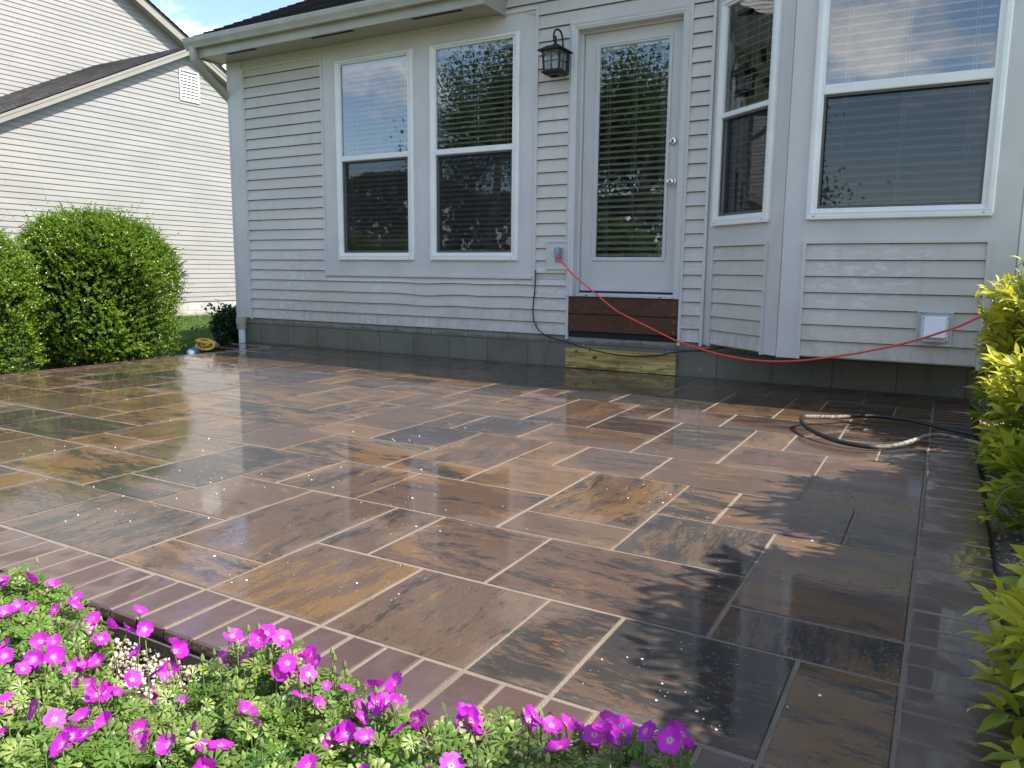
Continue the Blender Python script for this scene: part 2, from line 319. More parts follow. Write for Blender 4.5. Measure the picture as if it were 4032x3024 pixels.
# ------------------------------------------------------------------ mesh helpers
class MB:
    """collects polygons and links them as ONE mesh object"""
    def __init__(s): s.v = []; s.f = []; s.uv = []; s.mi = []
    def poly(s, pts, uv=None, mi=0):
        i = len(s.v); s.v += [tuple(p) for p in pts]; s.f.append(tuple(range(i, i + len(pts)))); s.uv.append(uv); s.mi.append(mi)
    def box(s, x0, x1, y0, y1, z0, z1, mi=0):
        a = [(x0, y0, z0), (x1, y0, z0), (x1, y1, z0), (x0, y1, z0), (x0, y0, z1), (x1, y0, z1), (x1, y1, z1), (x0, y1, z1)]
        for q in ((0, 3, 2, 1), (4, 5, 6, 7), (0, 1, 5, 4), (1, 2, 6, 5), (2, 3, 7, 6), (3, 0, 4, 7)): s.poly([a[k] for k in q], None, mi)
    def fbox(s, F, u0, u1, z0, z1, d0, d1, mi=0, ch=0.0):
        """box on a wall frame F=(O,U,N): u along, z up, d outwards; front edges chamfered by ch"""
        P = lambda u, z, d: F[0] + F[1] * u + Vector((0, 0, z)) + F[2] * d
        if ch <= 0:
            a = [P(u0, z0, d0), P(u1, z0, d0), P(u1, z1, d0), P(u0, z1, d0), P(u0, z0, d1), P(u1, z0, d1), P(u1, z1, d1), P(u0, z1, d1)]
            for q in ((0, 3, 2, 1), (4, 5, 6, 7), (0, 1, 5, 4), (1, 2, 6, 5), (2, 3, 7, 6), (3, 0, 4, 7)): s.poly([a[k] for k in q], None, mi)
        else:
            s.loft([[P(u0, z0, d0), P(u1, z0, d0), P(u1, z1, d0), P(u0, z1, d0)], [P(u0, z0, d1 - ch), P(u1, z0, d1 - ch), P(u1, z1, d1 - ch), P(u0, z1, d1 - ch)],
                    [P(u0 + ch, z0 + ch, d1), P(u1 - ch, z0 + ch, d1), P(u1 - ch, z1 - ch, d1), P(u0 + ch, z1 - ch, d1)]], True, True, mi)
    def loft(s, loops, cap0=False, cap1=False, mi=0, closed=True):
        n = len(loops[0])
        for a, b in zip(loops[:-1], loops[1:]):
            for k in range(n if closed else n - 1):
                k2 = (k + 1) % n; s.poly([a[k], a[k2], b[k2], b[k]], None, mi)
        if cap0: s.poly(list(reversed(loops[0])), None, mi)
        if cap1: s.poly(loops[-1], None, mi)
    def tube(s, pts, r, n=8, mi=0, caps=True):
        pts = [Vector(p) for p in pts]; rs = r if isinstance(r, (list, tuple)) else [r] * len(pts)
        loops = []; t0 = (pts[1] - pts[0]).normalized(); nv = t0.orthogonal().normalized()
        for i, p in enumerate(pts):
            t = (pts[min(i + 1, len(pts) - 1)] - pts[max(i - 1, 0)]).normalized()
            nv = (nv - t * nv.dot(t)).normalized(); b = t.cross(nv)
            loops.append([p + (nv * math.cos(2 * math.pi * k / n) + b * math.sin(2 * math.pi * k / n)) * rs[i] for k in range(n)])
        s.loft(loops, caps, caps, mi)
    def build(s, name, mats, parent=None, smooth=False):
        me = bpy.data.meshes.new(name); me.from_pydata(s.v, [], s.f)
        if any(u is not None for u in s.uv):
            ul = me.uv_layers.new(name='UVMap'); k = 0
            for f, u in zip(s.f, s.uv):
                for j in range(len(f)): ul.data[k].uv = u[j] if u else (0, 0); k += 1
        for m in (mats if isinstance(mats, (list, tuple)) else [mats]): me.materials.append(m)
        if any(s.mi): me.polygons.foreach_set('material_index', s.mi)
        if smooth: me.shade_smooth()
        return link(name, me, parent)
def link(name, me, parent=None):
    o = bpy.data.objects.new(name, me); COL.objects.link(o)
    if parent is not None: setparent(o, parent)
    return o
def wloc(o):
    v = Vector(o.location)
    while o.parent: v = v + Vector(o.parent.location); o = o.parent
    return v
def setparent(o, p):
    o.parent = p; o.location = Vector(o.location) - BASE.get(p.name, Vector((0, 0, 0)))
BASE = {}
def thing(name, label, cat, loc=(0, 0, 0), group=None):
    o = bpy.data.objects.new(name, None); COL.objects.link(o); o.location = loc; o.empty_display_size = 0.1
    BASE[o.name] = Vector(loc); return tag(o, label, cat, group)
def tag(o, label, cat, group=None):
    o['label'] = label; o['category'] = cat
    if group: o['group'] = group
    return o
def struct(o, kind='structure'): o['kind'] = kind; return o
def mesh_np(name, V, F, mats, tone=None, parent=None, smooth=False, mi=None):
    me = bpy.data.meshes.new(name); V = np.ascontiguousarray(V, np.float32); F = np.ascontiguousarray(F, np.int32)
    me.vertices.add(len(V)); me.vertices.foreach_set('co', V.ravel())
    k = F.shape[1]; me.loops.add(F.size); me.loops.foreach_set('vertex_index', F.ravel())
    me.polygons.add(len(F)); me.polygons.foreach_set('loop_start', np.arange(0, F.size, k, dtype=np.int32))
    me.update(calc_edges=True)
    for m in (mats if isinstance(mats, (list, tuple)) else [mats]): me.materials.append(m)
    if tone is not None:
        a = me.attributes.new('tone', 'FLOAT', 'POINT'); a.data.foreach_set('value', np.ascontiguousarray(tone, np.float32))
    if mi is not None: me.polygons.foreach_set('material_index', np.ascontiguousarray(mi, np.int32))
    if smooth: me.shade_smooth()
    return link(name, me, parent)
def catmull(pts, n=8):
    P = [Vector(p) for p in pts]; P = [P[0] * 2 - P[1]] + P + [P[-1] * 2 - P[-2]]; out = []
    for i in range(1, len(P) - 2):
        a, b, c, d = P[i - 1:i + 3]
        for k in range(n):
            t = k / n; out.append(0.5 * ((2 * b) + (c - a) * t + (2 * a - 5 * b + 4 * c - d) * t * t + (3 * b - a - 3 * c + d) * t ** 3))
    out.append(P[-2]); return out
ZV = Vector((0, 0, 1))
def frame(x0, y0, x1, y1):
    """wall frame: origin, direction along the wall, outward normal (to the right-hand side seen from above)"""
    U = Vector((x1 - x0, y1 - y0, 0)).normalized(); return (Vector((x0, y0, 0)), U, Vector((U.y, -U.x, 0)))
def FP(F, u, z, d=0.0): return F[0] + F[1] * u + ZV * z + F[2] * d
def lap(mb, O, U, V, N, v0, v1, e, ul, ur, pb=0.021, pt=0.003, seams=None, dent=None, shade_mi=None):
    """lapped courses: every course leans out from its top to its bottom edge"""
    v = v0; k = 0
    fl = ul if callable(ul) else (lambda z: ul); fr = ur if callable(ur) else (lambda z: ur)
    while v < v1 - 1e-4:
        t = min(v + e, v1); a0, b0, a1, b1 = fl(v), fr(v), fl(t), fr(t)
        if b0 > a0 + 0.003:
            if b1 < a1: m_ = 0.5 * (a1 + b1); a1 = b1 = m_
            ns = 1 if dent is None else 24
            for j in range(ns):
                f0, f1 = j / ns, (j + 1) / ns
                L = lambda a, b, f: a + (b - a) * f
                du = [0 if dent is None else dent(L(a0, b0, f), v) for f in (f0, f1)]; dt = [0 if dent is None else dent(L(a1, b1, f), t) for f in (f0, f1)]
                p = [O + U * L(a0, b0, f0) + V * (v + du[0]) + N * pb, O + U * L(a0, b0, f1) + V * (v + du[1]) + N * pb,
                     O + U * L(a1, b1, f1) + V * (t + dt[1]) + N * pt, O + U * L(a1, b1, f0) + V * (t + dt[0]) + N * pt]
                uv = [(L(a0, b0, f0), v), (L(a0, b0, f1), v), (L(a1, b1, f1), t), (L(a1, b1, f0), t)]
                if shade_mi is None: mb.poly(p, uv)
                else:
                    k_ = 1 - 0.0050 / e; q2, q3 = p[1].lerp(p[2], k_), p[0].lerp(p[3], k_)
                    mb.poly([p[0], p[1], q2, q3], uv); mb.poly([q3, q2, p[2], p[3]], uv, shade_mi)  # thin top strip, like the underside, takes the painted lap shade
                mb.poly([O + U * L(a0, b0, f0) + V * (v + du[0]) + N * (pt - 0.003), O + U * L(a0, b0, f1) + V * (v + du[1]) + N * (pt - 0.003), p[1], p[0]], [uv[0], uv[1], uv[1], uv[0]], shade_mi or 0)
            if seams:
                for sx in seams(k):
                    if a0 + 0.1 < sx < b0 - 0.1 and a1 + 0.1 < sx < b1 - 0.1:
                        mb.poly([O + U * sx + V * v + N * (pb + 0.0035), O + U * (sx + 0.012) + V * v + N * pb, O + U * (sx + 0.012) + V * t + N * pt, O + U * sx + V * t + N * (pt + 0.0035)], [(0, 0)] * 4)
        v += e; k += 1

# ------------------------------------------------------------------ ground
def gz(x, y):
    z = -0.16
    if x < -4.3: z = -0.10 - 0.25 * min(1, max(0, (-4.3 - x) / 5.5)) ** 1.0
    if x > 2.2: z = -0.05
    return z
xs = [-400, -120, -60, -30, -20, -16, -13, -12, -11, -10, -9, -8, -7, -6, -5, -4.3, -4.0, -2, 0, 2.0, 2.21, 2.6, 4, 8, 20, 60, 150, 400]
ys = [-400, -120, -50, -25, -15, -10, -7, -6, -5, -4.5, -3, -1.5, 0, 2, 4, 6, 9, 14, 30, 80, 200, 400]
V = [(x, y, gz(x, y)) for y in ys for x in xs]; nx = len(xs)
F = [(j * nx + i, j * nx + i + 1, (j + 1) * nx + i + 1, (j + 1) * nx + i) for j in range(len(ys) - 1) for i in range(nx - 1)]
struct(mesh_np('ground', V, F, M_LAWN))
mb = MB()
n = 26
for i in range(n):
    for j in range(8):
        x0, x1 = -4.6 + i * 0.28, -4.6 + (i + 1) * 0.28; y0, y1 = -7.3 + j * 0.32, -7.3 + (j + 1) * 0.32
        h = lambda x, y: -0.100 + 0.02 * math.sin(3.1 * x + 1.3) * math.cos(4.3 * y)
        mb.poly([(x0, y0, h(x0, y0)), (x1, y0, h(x1, y0)), (x1, y1, h(x1, y1)), (x0, y1, h(x0, y1))])
struct(mb.build('soil_bed', M_SOIL, None, True))
mb = MB(); mb.poly([(2.185, -7, -0.041), (3.6, -7, -0.041), (3.6, -0.005, -0.041), (2.185, -0.005, -0.041)])
struct(mb.build('gravel_bed', M_SAND))
mb = MB(); mb.poly([(-5.6, -4.9, -0.094), (-4.11, -4.9, -0.094), (-4.11, -0.62, -0.094), (-5.6, -0.62, -0.094)])
struct(mb.build('hedge_soil', M_SOIL))

# pebbles
def pebbles(name, P, S, parent=None):
    t = np.array([(1, 0, 0), (-1, 0, 0), (0, 1, 0), (0, -1, 0), (0, 0, 1), (0, 0, -1)], float)
    f = np.array([(0, 2, 4), (2, 1, 4), (1, 3, 4), (3, 0, 4), (2, 0, 5), (1, 2, 5), (3, 1, 5), (0, 3, 5)])
    n = len(P); A = rng.normal(size=(n, 3, 3)); q, _ = np.linalg.qr(A)
    sc = S[:, None] * rng.uniform(0.6, 1.2, (n, 3)); tv = t[None] * sc[:, None, :]
    Vv = np.einsum('nij,nkj->nki', q, tv) + P[:, None, :]
    Ff = (f[None] + (np.arange(n) * 6)[:, None, None]).reshape(-1, 3)
    return struct(mesh_np(name, Vv.reshape(-1, 3), Ff, M_PEBBLE, np.repeat(rng.random(n), 6), parent, False), 'stuff')
n = 5200
P = np.c_[rng.uniform(-0.2, 1.35, n), -4.752 - rng.beta(1.0, 1.6, n) * 0.34, np.full(n, -0.062) + rng.uniform(-0.014, 0.014, n)]
n2 = 3600
P2 = np.c_[rng.uniform(2.192, 2.6, n2), rng.uniform(-5.2, -0.1, n2), np.full(n2, -0.036) + rng.uniform(-0.006, 0.006, n2)]
pebbles('pea_gravel', np.r_[P, P2], np.r_[rng.uniform(0.004, 0.008, n), rng.uniform(0.004, 0.008, n2)])

# ------------------------------------------------------------------ patio
GO = np.array([2.0065, -4.54606]); GI = np.array([-0.193917, -0.0011957]); GJ = np.array([-0.0031026, 0.1968686])
def gw(i, j): q = GO + GI * i + GJ * j; return float(q[0]), float(q[1])
class Pav:
    def __init__(s): s.v = []; s.f = []; s.uv = []; s.sl = []; s.tone = []; s.dim = []
    def slab(s, i0, i1, j0, j1, gap, ch, tilt, streak=None, depth=0.065):
        c = [np.array(gw(*q)) for q in ((i1, j0), (i0, j0), (i0, j1), (i1, j1))]      # anticlockwise from above
        ex = (c[1] - c[0]); L = np.linalg.norm(ex); ex /= L; ey = c[3] - c[0]; H = np.linalg.norm(ey); ey /= H
        jit = rng.normal(0, 0.0012, 2); c0 = c[0] + ex * gap + ey * gap + jit; W_, H_ = L - 2 * gap, H - 2 * gap
        ta, tb, tz = rng.normal(0, tilt, 3); tz *= 0.25
        zt = lambda a, b: 0.0 + tz + ta * (a - W_ / 2) + tb * (b - H_ / 2)
        def pt(a, b, dz): q = c0 + ex * a + ey * b; return (q[0], q[1], zt(a, b) + dz)
        lo = [pt(0, 0, -depth), pt(W_, 0, -depth), pt(W_, H_, -depth), pt(0, H_, -depth)]
        md = [(0, 0), (W_, 0), (W_, H_), (0, H_)]; tp = [(ch, ch), (W_ - ch, ch), (W_ - ch, H_ - ch), (ch, H_ - ch)]
        mdv = [pt(a, b, -ch * 0.7) for a, b in md]; tpv = [pt(a, b, 0) for a, b in tp]
        tone = (rng.random(), rng.random(), rng.random(), 1.0); off = rng.uniform(0, 60, 2)
        if streak is None: streak = (rng.random() < 0.22) if W_ >= H_ * 0.95 else (rng.random() < 0.45)
        uvf = (lambda a, b: (b + off[0], a + off[1])) if streak else (lambda a, b: (a + off[0], b + off[1]))
        k = len(s.v); s.v += lo + mdv + tpv
        loc = [(0, 0), (W_, 0), (W_, H_), (0, H_)] * 2 + tp
        for q in ([(8, 9, 10, 11)] + [(4 + a, 4 + (a + 1) % 4, 8 + (a + 1) % 4, 8 + a) for a in range(4)] + [(a, (a + 1) % 4, 4 + (a + 1) % 4, 4 + a) for a in range(4)]):
            s.f.append(tuple(k + x for x in q)); s.uv += [uvf(*loc[x]) for x in q]; s.sl += [loc[x] for x in q]; s.tone += [tone] * 4; s.dim += [(W_, H_, 0, 1)] * 4
    def build(s, name, m):
        me = bpy.data.meshes.new(name); me.from_pydata(s.v, [], s.f); me.materials.append(m)
        for nm, d in (('UVMap', s.uv), ('slab', s.sl)):
            ul = me.uv_layers.new(name=nm); ul.data.foreach_set('uv', np.array(d, np.float32).ravel())
        for nm, d in (('tone', s.tone), ('dims', s.dim)):
            a = me.attributes.new(nm, 'FLOAT_COLOR', 'CORNER'); a.data.foreach_set('color', np.array(d, np.float32).ravel())
        return link(name, me)
pv_ = Pav()
NI, NJ = 30, 22
for m_ in range(-12, 16):
    for n_ in range(-12, 14):
        a, b = 4 * m_, 2 * m_ + 2 + 6 * n_
        for r_ in ((a, a + 2, b, b + 1), (a, a + 2, b + 1, b + 4), (a - 1, a, b + 2, b + 4), (a - 3, a - 1, b + 2, b + 4), (a - 2, a, b, b + 2), (a - 2, a + 1, b + 4, b + 6)):
            i0, i1, j0, j1 = max(r_[0], 0), min(r_[1], NI), max(r_[2], 0), min(r_[3], NJ)
            if i1 > i0 and j1 > j0: pv_.slab(i0, i1, j0, j1, 0.0034, 0.004, 0.0014)
for i0, i1, j0, j1 in ((31, 33.2, 20.4, 22),): pv_.slab(i0, i1, j0, j1, 0.0034, 0.004, 0.0014)
struct(pv_.build('patio', M_PAVER))
bp = Pav()
for k in range(-2, 2 * NI + 2): bp.slab(k / 2, (k + 1) / 2, -1, 0, 0.0026, 0.0055, 0.002)
for k in range(-2, 2 * 33 + 1): bp.slab(k / 2, (k + 1) / 2, 22, 23, 0.0026, 0.0055, 0.002)
for k in range(0, 2 * NJ): bp.slab(-1, 0, k / 2, (k + 1) / 2, 0.0026, 0.0055, 0.002); bp.slab(NI, NI + 1, k / 2, (k + 1) / 2, 0.0026, 0.0055, 0.002)
struct(bp.build('patio_border', M_BPAVER))
mb = MB()
c = [gw(31, -1), gw(-1, -1), gw(-1, 23.05), gw(33, 23.05), gw(33, 20.5), gw(31, 20.5)]
ins = 0.006
mb.poly([(c[0][0] + ins, c[0][1] + ins, -0.0022), (c[1][0] - ins, c[1][1] + ins, -0.0022), (c[2][0] - ins, c[2][1], -0.0022), (c[3][0], c[3][1], -0.0022), (c[4][0], c[4][1], -0.0022), (c[5][0] + ins, c[5][1], -0.0022)])
struct(mb.build('joint_sand', M_SAND))
mb = MB()
for (p, q) in ((c[0], c[1]), (c[1], c[2]), (c[5], c[0])):
    d = Vector((q[0] - p[0], q[1] - p[1], 0)); nrm = Vector((d.y, -d.x, 0)).normalized() * 0.004
    a, b = Vector((*p, 0)) + nrm, Vector((*q, 0)) + nrm; o_ = nrm.normalized() * 0.02
    mb.loft([[a + ZV * -0.03, b + ZV * -0.03], [a + o_ * 0.3 + ZV * -0.03, b + o_ * 0.3 + ZV * -0.03], [a + o_ * 0.3 + ZV * -0.14, b + o_ * 0.3 + ZV * -0.14]], closed=False)
struct(mb.build('edge_restraint', M_EDGE))
# beads of foam and standing water drops on the paving
ci = rng.uniform(1.5, 17, 16); cj = rng.beta(1.1, 2.2, 16) * 9; n = 420; kk = rng.integers(16, size=n)
i_ = ci[kk] + rng.normal(0, 0.75, n); j_ = cj[kk] + rng.normal(0, 0.6, n); far = rng.random(n) < 0.18
i_ = np.where(far, rng.uniform(1, 22, n), i_); j_ = np.where(far, rng.uniform(0.2, 12, n), j_)
keep = (i_ > 0.1) & (i_ < 29) & (j_ > 0.1) & (j_ < 21); i_, j_ = i_[keep], j_[keep]; n = len(i_)
ctr = GO[None] + GI[None] * i_[:, None] + GJ[None] * j_[:, None]; rad = rng.gamma(1.7, 0.00065, n).clip(0.0007, 0.0036)
tv = [(math.cos(k * math.pi / 4), math.sin(k * math.pi / 4), 0.0) for k in range(8)] + [(0.62 * math.cos(k * math.pi / 4), 0.62 * math.sin(k * math.pi / 4), 0.42) for k in range(8)] + [(0, 0, 0.55)]
tf = [(k, (k + 1) % 8, 8 + (k + 1) % 8) for k in range(8)] + [(k, 8 + (k + 1) % 8, 8 + k) for k in range(8)] + [(8 + k, 8 + (k + 1) % 8, 16) for k in range(8)]
Vv = np.array(tv)[None] * rad[:, None, None] + np.c_[ctr, np.full(n, 0.0008)][:, None, :]
Ff = (np.array(tf)[None] + (np.arange(n) * 17)[:, None, None]).reshape(-1, 3)
struct(mesh_np('foam_drops', Vv.reshape(-1, 3), Ff, plain('white_foam', (0.86, 0.87, 0.88), 0.25), None, None, True), 'stuff')

# ------------------------------------------------------------------ the house
house = thing('house', 'grey vinyl sided house with bay window and glazed back door on a block foundation', 'house', (0, 0, 0))
FM = frame(0, 0, 1, 0)                     # main wall, u = X
BJ, BK, BK2, BJ2 = (0.37, 0.0), (1.013, -0.53), (2.285, -0.53), (2.928, 0.0)
FA = frame(*BJ, *BK); FF = frame(*BK, *BK2); FR = frame(*BK2, *BJ2)
LA = 0.8333; LF = BK2[0] - BK[0]; BT = 3.08
E = 0.1016; Z0 = 0.267
X_ = Vector((1, 0, 0)); NY = Vector((0, -1, 0)); O0 = Vector((0, 0, 0))
mb = MB()
lap(mb, O0, X_, ZV, NY, Z0, 2.79, E, -4.495, -3.412, shade_mi=1)
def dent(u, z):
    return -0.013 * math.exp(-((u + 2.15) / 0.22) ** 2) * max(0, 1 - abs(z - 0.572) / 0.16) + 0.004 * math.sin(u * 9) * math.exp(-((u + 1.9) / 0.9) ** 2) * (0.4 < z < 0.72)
lap(mb, O0, X_, ZV, NY, Z0, 0.722, E, -3.412, -0.766, dent=dent, shade_mi=1)
lap(mb, O0, X_, ZV, NY, Z0 + 5 * E, 2.706, E, lambda z: -1.088 if z > 0.74 else -1.088, -0.774, shade_mi=1)
lap(mb, O0, X_, ZV, NY, 2.706, 3.42, E, lambda z: -1.075 if z < 2.86 else -1.37, 0.40, shade_mi=1)
lap(mb, O0, X_, ZV, NY, Z0, 2.706, E, 0.198, 0.352, shade_mi=1)
lap(mb, O0, X_, ZV, NY, BT + 0.1, 3.42, E, 0.40, 4.6, shade_mi=1)
lap(mb, O0, X_, ZV, NY, Z0, 3.42, E, 2.95, 4.6, shade_mi=1)
mb.fbox(FM, -4.69, -3.42, 0.262, 2.87, -0.03, 0.0); mb.fbox(FM, -1.10, -0.77, 0.262, 3.42, -0.03, 0.0); mb.fbox(FM, -3.42, -1.10, 0.262, 0.80, -0.03, 0.0)
mb.fbox(FM, -1.38, 2.95, 2.75, 3.42, -0.03, -0.001); mb.fbox(FM, 0.17, 0.37, 0.262, 2.75, -0.03, 0.0); mb.fbox(FM, 2.93, 4.6, 0.262, 3.42, -0.03, 0.0)
mb.box(-4.69, -4.66, 0.03, 7.0, 0.262, 2.95)                                       # side wall, left
mb.box(-1.385, -1.37, 0.002, 6.5, 2.9, 5.6)                                        # side of the taller part above the low roof
mb.box(4.6, 4.63, 0.0, 7.0, -0.05, 3.6); mb.box(-4.69, 4.6, 6.97, 7.0, -0.1, 4.0)
mb.build('siding', [M_SIDE, M_LAPSHADE], house)
# bay siding under the windows
mb = MB()
for (Fr, u0, u1) in ((FA, 0.100, 0.690), (FF, 0.147, 1.125), (FR, 0.143, 0.733)):
    lap(mb, Fr[0], Fr[1], ZV, Fr[2], Z0 + 0.004, 0.980, E, u0, u1, 0.016, 0.001, shade_mi=1)
mb.build('bay_siding', [M_SIDE, M_LAPSHADE], house)
# trim boards
mb = MB()
mb.fbox(FM, -4.687, -4.508, 0.262, 2.87, 0.0, 0.030, ch=0.006)                     # corner board
mb.box(-4.717, -4.687, -0.029, 0.15, 0.262, 2.87)
mb.fbox(FM, -4.507, -4.487, 0.25, 2.79, 0.0, 0.022); mb.fbox(FM, -3.432, -3.411, 0.72, 2.795, 0.0, 0.022)
mb.fbox(FM, -4.487, -3.432, 2.775, 2.797, 0.0, 0.021)
mb.fbox(FM, -4.508, -1.39, 2.797, 2.87, 0.0, 0.010)                                # frieze
mb.fbox(FM, -3.411, -1.39, 2.735, 2.797, 0.0, 0.0095); mb.fbox(FM, -1.39, -1.092, 2.735, 2.858, 0.0, 0.0095)
WZ0, WZ1 = 0.888, 2.715
for u0, u1 in ((-3.411, -3.22), (-2.345, -2.127), (-1.258, -1.092)): mb.fbox(FM, u0, u1, 0.744, 2.735, -0.02, 0.012)
for u0, u1 in ((-3.22, -2.345), (-2.127, -1.258)):
    mb.fbox(FM, u0, u1, 0.744, WZ0 + 0.02, -0.02, 0.012); mb.fbox(FM, u0, u1, WZ1 - 0.02, 2.735, -0.02, 0.012)
mb.fbox(FM, -3.412, -1.10, 0.722, 0.744, 0.0, 0.026)                               # sill channel
mb.fbox(FM, -1.092, -1.068, 0.705, 2.885, 0.0, 0.026); mb.fbox(FM, -1.39, -1.092, 2.858, 2.882, 0.0, 0.025)
mb.fbox(FM, -1.40, -1.376, 2.858, 3.42, 0.0, 0.025)
mb.fbox(FM, -0.776, -0.756, 0.235, 0.80, 0.0, 0.024); mb.fbox(FM, -0.790, -0.771, 1.03, 2.706, 0.0, 0.020)
mb.fbox(FM, 0.176, 0.199, 0.235, 2.715, 0.0, 0.024); mb.fbox(FM, 0.345, 0.368, 0.240, 2.70, 0.0, 0.026)
mb.build('trim', M_TRIM, house)
mb = MB()                                                                           # bay trim boards and corner posts
def bayface(Fr, L, w0, w1, c0, c1):
    mb.fbox(Fr, c0, w0 + 0.015, 1.0, BT, -0.02, 0.006); mb.fbox(Fr, w1 - 0.015, c1, 1.0, BT, -0.02, 0.006)
    mb.fbox(Fr, w0 + 0.015, w1 - 0.015, 1.0, 1.155, -0.02, 0.006); mb.fbox(Fr, w0 + 0.015, w1 - 0.015, 2.64, BT, -0.02, 0.006)
bayface(FA, LA, 0.075, 0.702, 0.0, 0.828); bayface(FF, LF, 0.131, 1.141, 0.0, LF); bayface(FR, LA, 0.131, 0.758, 0.005, LA)
mb.fbox(FA, 0.0, 0.082, 0.255, 1.0, -0.02, 0.006); mb.fbox(FA, 0.703, 0.829, 0.255, 1.0, -0.02, 0.006)
mb.fbox(FF, 0.002, 0.128, 0.250, 1.0, -0.02, 0.008); mb.fbox(FF, 1.146, LF, 0.255, 1.0, -0.02, 0.006)
mb.fbox(FR, 0.005, 0.12, 0.255, 1.0, -0.02, 0.006); mb.fbox(FR, 0.75, LA, 0.255, 1.0, -0.02, 0.006)
for Fr, u0, u1 in ((FA, 0.082, 0.703), (FF, 0.128, 1.146), (FR, 0.12, 0.75)):
    mb.fbox(Fr, u0, u0 + 0.020, 0.25, 1.0, 0.0, 0.022); mb.fbox(Fr, u1 - 0.020, u1, 0.25, 1.0, 0.0, 0.022); mb.fbox(Fr, u0 + 0.02, u1 - 0.02, 0.980, 1.0, 0.0, 0.021)
    mb.fbox(Fr, u0 + 0.02, u1 - 0.02, 0.262, 0.98, -0.02, -0.004)
mb.build('bay_trim', M_TRIM, house)
mb = MB()                                                                           # bay floor, bay head and little roof
def bp_(z, e=0.0, inn=0.3): return [Vector((BJ[0] - e * 0.5, 0.0, z)), Vector((BK[0] - e * 0.45, BK[1] - e, z)), Vector((BK2[0] + e * 0.45, BK2[1] - e, z)), Vector((BJ2[0] + e * 0.5, 0.0, z))]
mb.loft([bp_(0.272), bp_(0.30)], True, True); mb.build('bay_floor', M_TRIM, house); mb = MB()
mb.loft([bp_(2.96), bp_(2.962, 0.012), bp_(BT + 0.01, 0.012)], True, True)
mb.build('bay_head', M_TRIM, house)
mb = MB()
a = bp_(BT + 0.012, 0.03); t = [Vector((0.7, 0.0, 3.5)), Vector((1.25, 0.0, 3.5)), Vector((2.05, 0.0, 3.5)), Vector((2.6, 0.0, 3.5))]
for k in range(3): mb.poly([a[k], a[k + 1], t[k + 1], t[k]], [(0, 0), (1.2, 0), (1, 0.6), (0.2, 0.6)])
mb.build('bay_roof', M_SHING, house)

# foundation
mb = MB()
def uvbox(x0, x1, y, z0, z1, off):
    mb.poly([(x0, y, z0), (x1, y, z0), (x1, y, z1), (x0, y, z1)], [(x0 + off, z0 + 0.005), (x1 + off, z0 + 0.005), (x1 + off, z1 + 0.005), (x0 + off, z1 + 0.005)])
uvbox(-4.66, 4.6, 0.0, -0.45, 0.285, 0.532 + 8 * 0.406)
mb.poly([(-4.66, 0.0, -0.45), (-4.66, 7, -0.45), (-4.66, 7, 0.285), (-4.66, 0, 0.285)][::-1], [(0, 0), (7, 0), (7, 0.735), (0, 0.735)])
mb.build('foundation', M_BLOCK, house)
# soffit, fascia, gutter, roof, downspout
mb = MB()
mb.box(-4.80, -1.385, -0.345, 0.0, 2.872, 2.884); mb.box(-4.815, -4.80, -0.36, 0.0, 2.860, 3.05)
mb.box(-4.80, -1.385, -0.368, -0.345, 2.845, 3.02)                                 # fascia board
mb.box(-1.385, -1.370, -0.368, -0.018, 2.845, 3.10)                                # return end
mb.build('soffit', M_GUT, house)
for x0, x1 in ((-4.42, -4.02), (-3.30, -2.80), (-2.15, -1.65)):
    mb = MB(); mb.box(x0, x1, -0.285, -0.235, 2.8695, 2.8715); mb.build('soffit_vent', M_DARK, house)
mb = MB()
prof = [(-0.370, 3.025), (-0.368, 2.925), (-0.425, 2.922), (-0.433, 2.945), (-0.448, 2.975), (-0.452, 3.005), (-0.450, 3.018), (-0.440, 3.018), (-0.438, 3.008), (-0.44, 2.98), (-0.425, 2.95), (-0.376, 2.935)]
gl_ = lambda x, dz: [Vector((x, y, z + dz)) for y, z in prof]
mb.loft([gl_(-4.83, 0.004), gl_(-3.1, 0.0), gl_(-1.36, -0.004)], True, True)
mb.build('gutter', M_GUT, house)
mb = MB()
slope = Vector((0, 2, 1)).normalized(); nrm = Vector((0, -1, 2)).normalized(); ro = Vector((0, -0.425, 3.012))
lap(mb, ro, X_, slope, nrm, 0.0, 5.2, 0.145, -4.87, -1.39, 0.016, 0.004)
mb.box(-4.85, -4.84, -0.34, 0.0, 2.88, 2.96)
mb.poly([ro + X_ * -4.86, ro + X_ * -1.39, ro + X_ * -1.39 + slope * 5.2, ro + X_ * -4.86 + slope * 5.2], [(0, 0), (1, 0), (1, 1), (0, 1)])
# taller part: eave just above the picture
ro2 = Vector((0, -0.42, 3.36)); lap(mb, ro2, X_, slope, nrm, 0.0, 6.5, 0.145, -1.70, 4.9, 0.016, 0.004)
mb.poly([ro2 + X_ * -1.70, ro2 + X_ * 4.9, ro2 + X_ * 4.9 + slope * 6.5, ro2 + X_ * -1.70 + slope * 6.5], [(0, 0), (1, 0), (1, 1), (0, 1)])
mb.build('roof', M_SHING, house)
mb = MB(); mb.box(-1.68, 4.88, -0.40, 0.0, 3.34, 3.352); mb.box(-1.68, 4.88, -0.425, -0.40, 3.30, 3.42); mb.build('upper_eave', M_GUT, house)
mb = MB()                                                                           # rake board on the left gable edge
a0 = ro + X_ * -4.865; mb.loft([[a0 + slope * 0.0 + ZV * -0.005, a0 + slope * 5.2 + ZV * -0.005], [a0 + ZV * -0.11 + slope * 0.05, a0 + slope * 5.2 + ZV * -0.15]], closed=False)
mb.build('rake_board', M_GUT, house)
mb = MB()
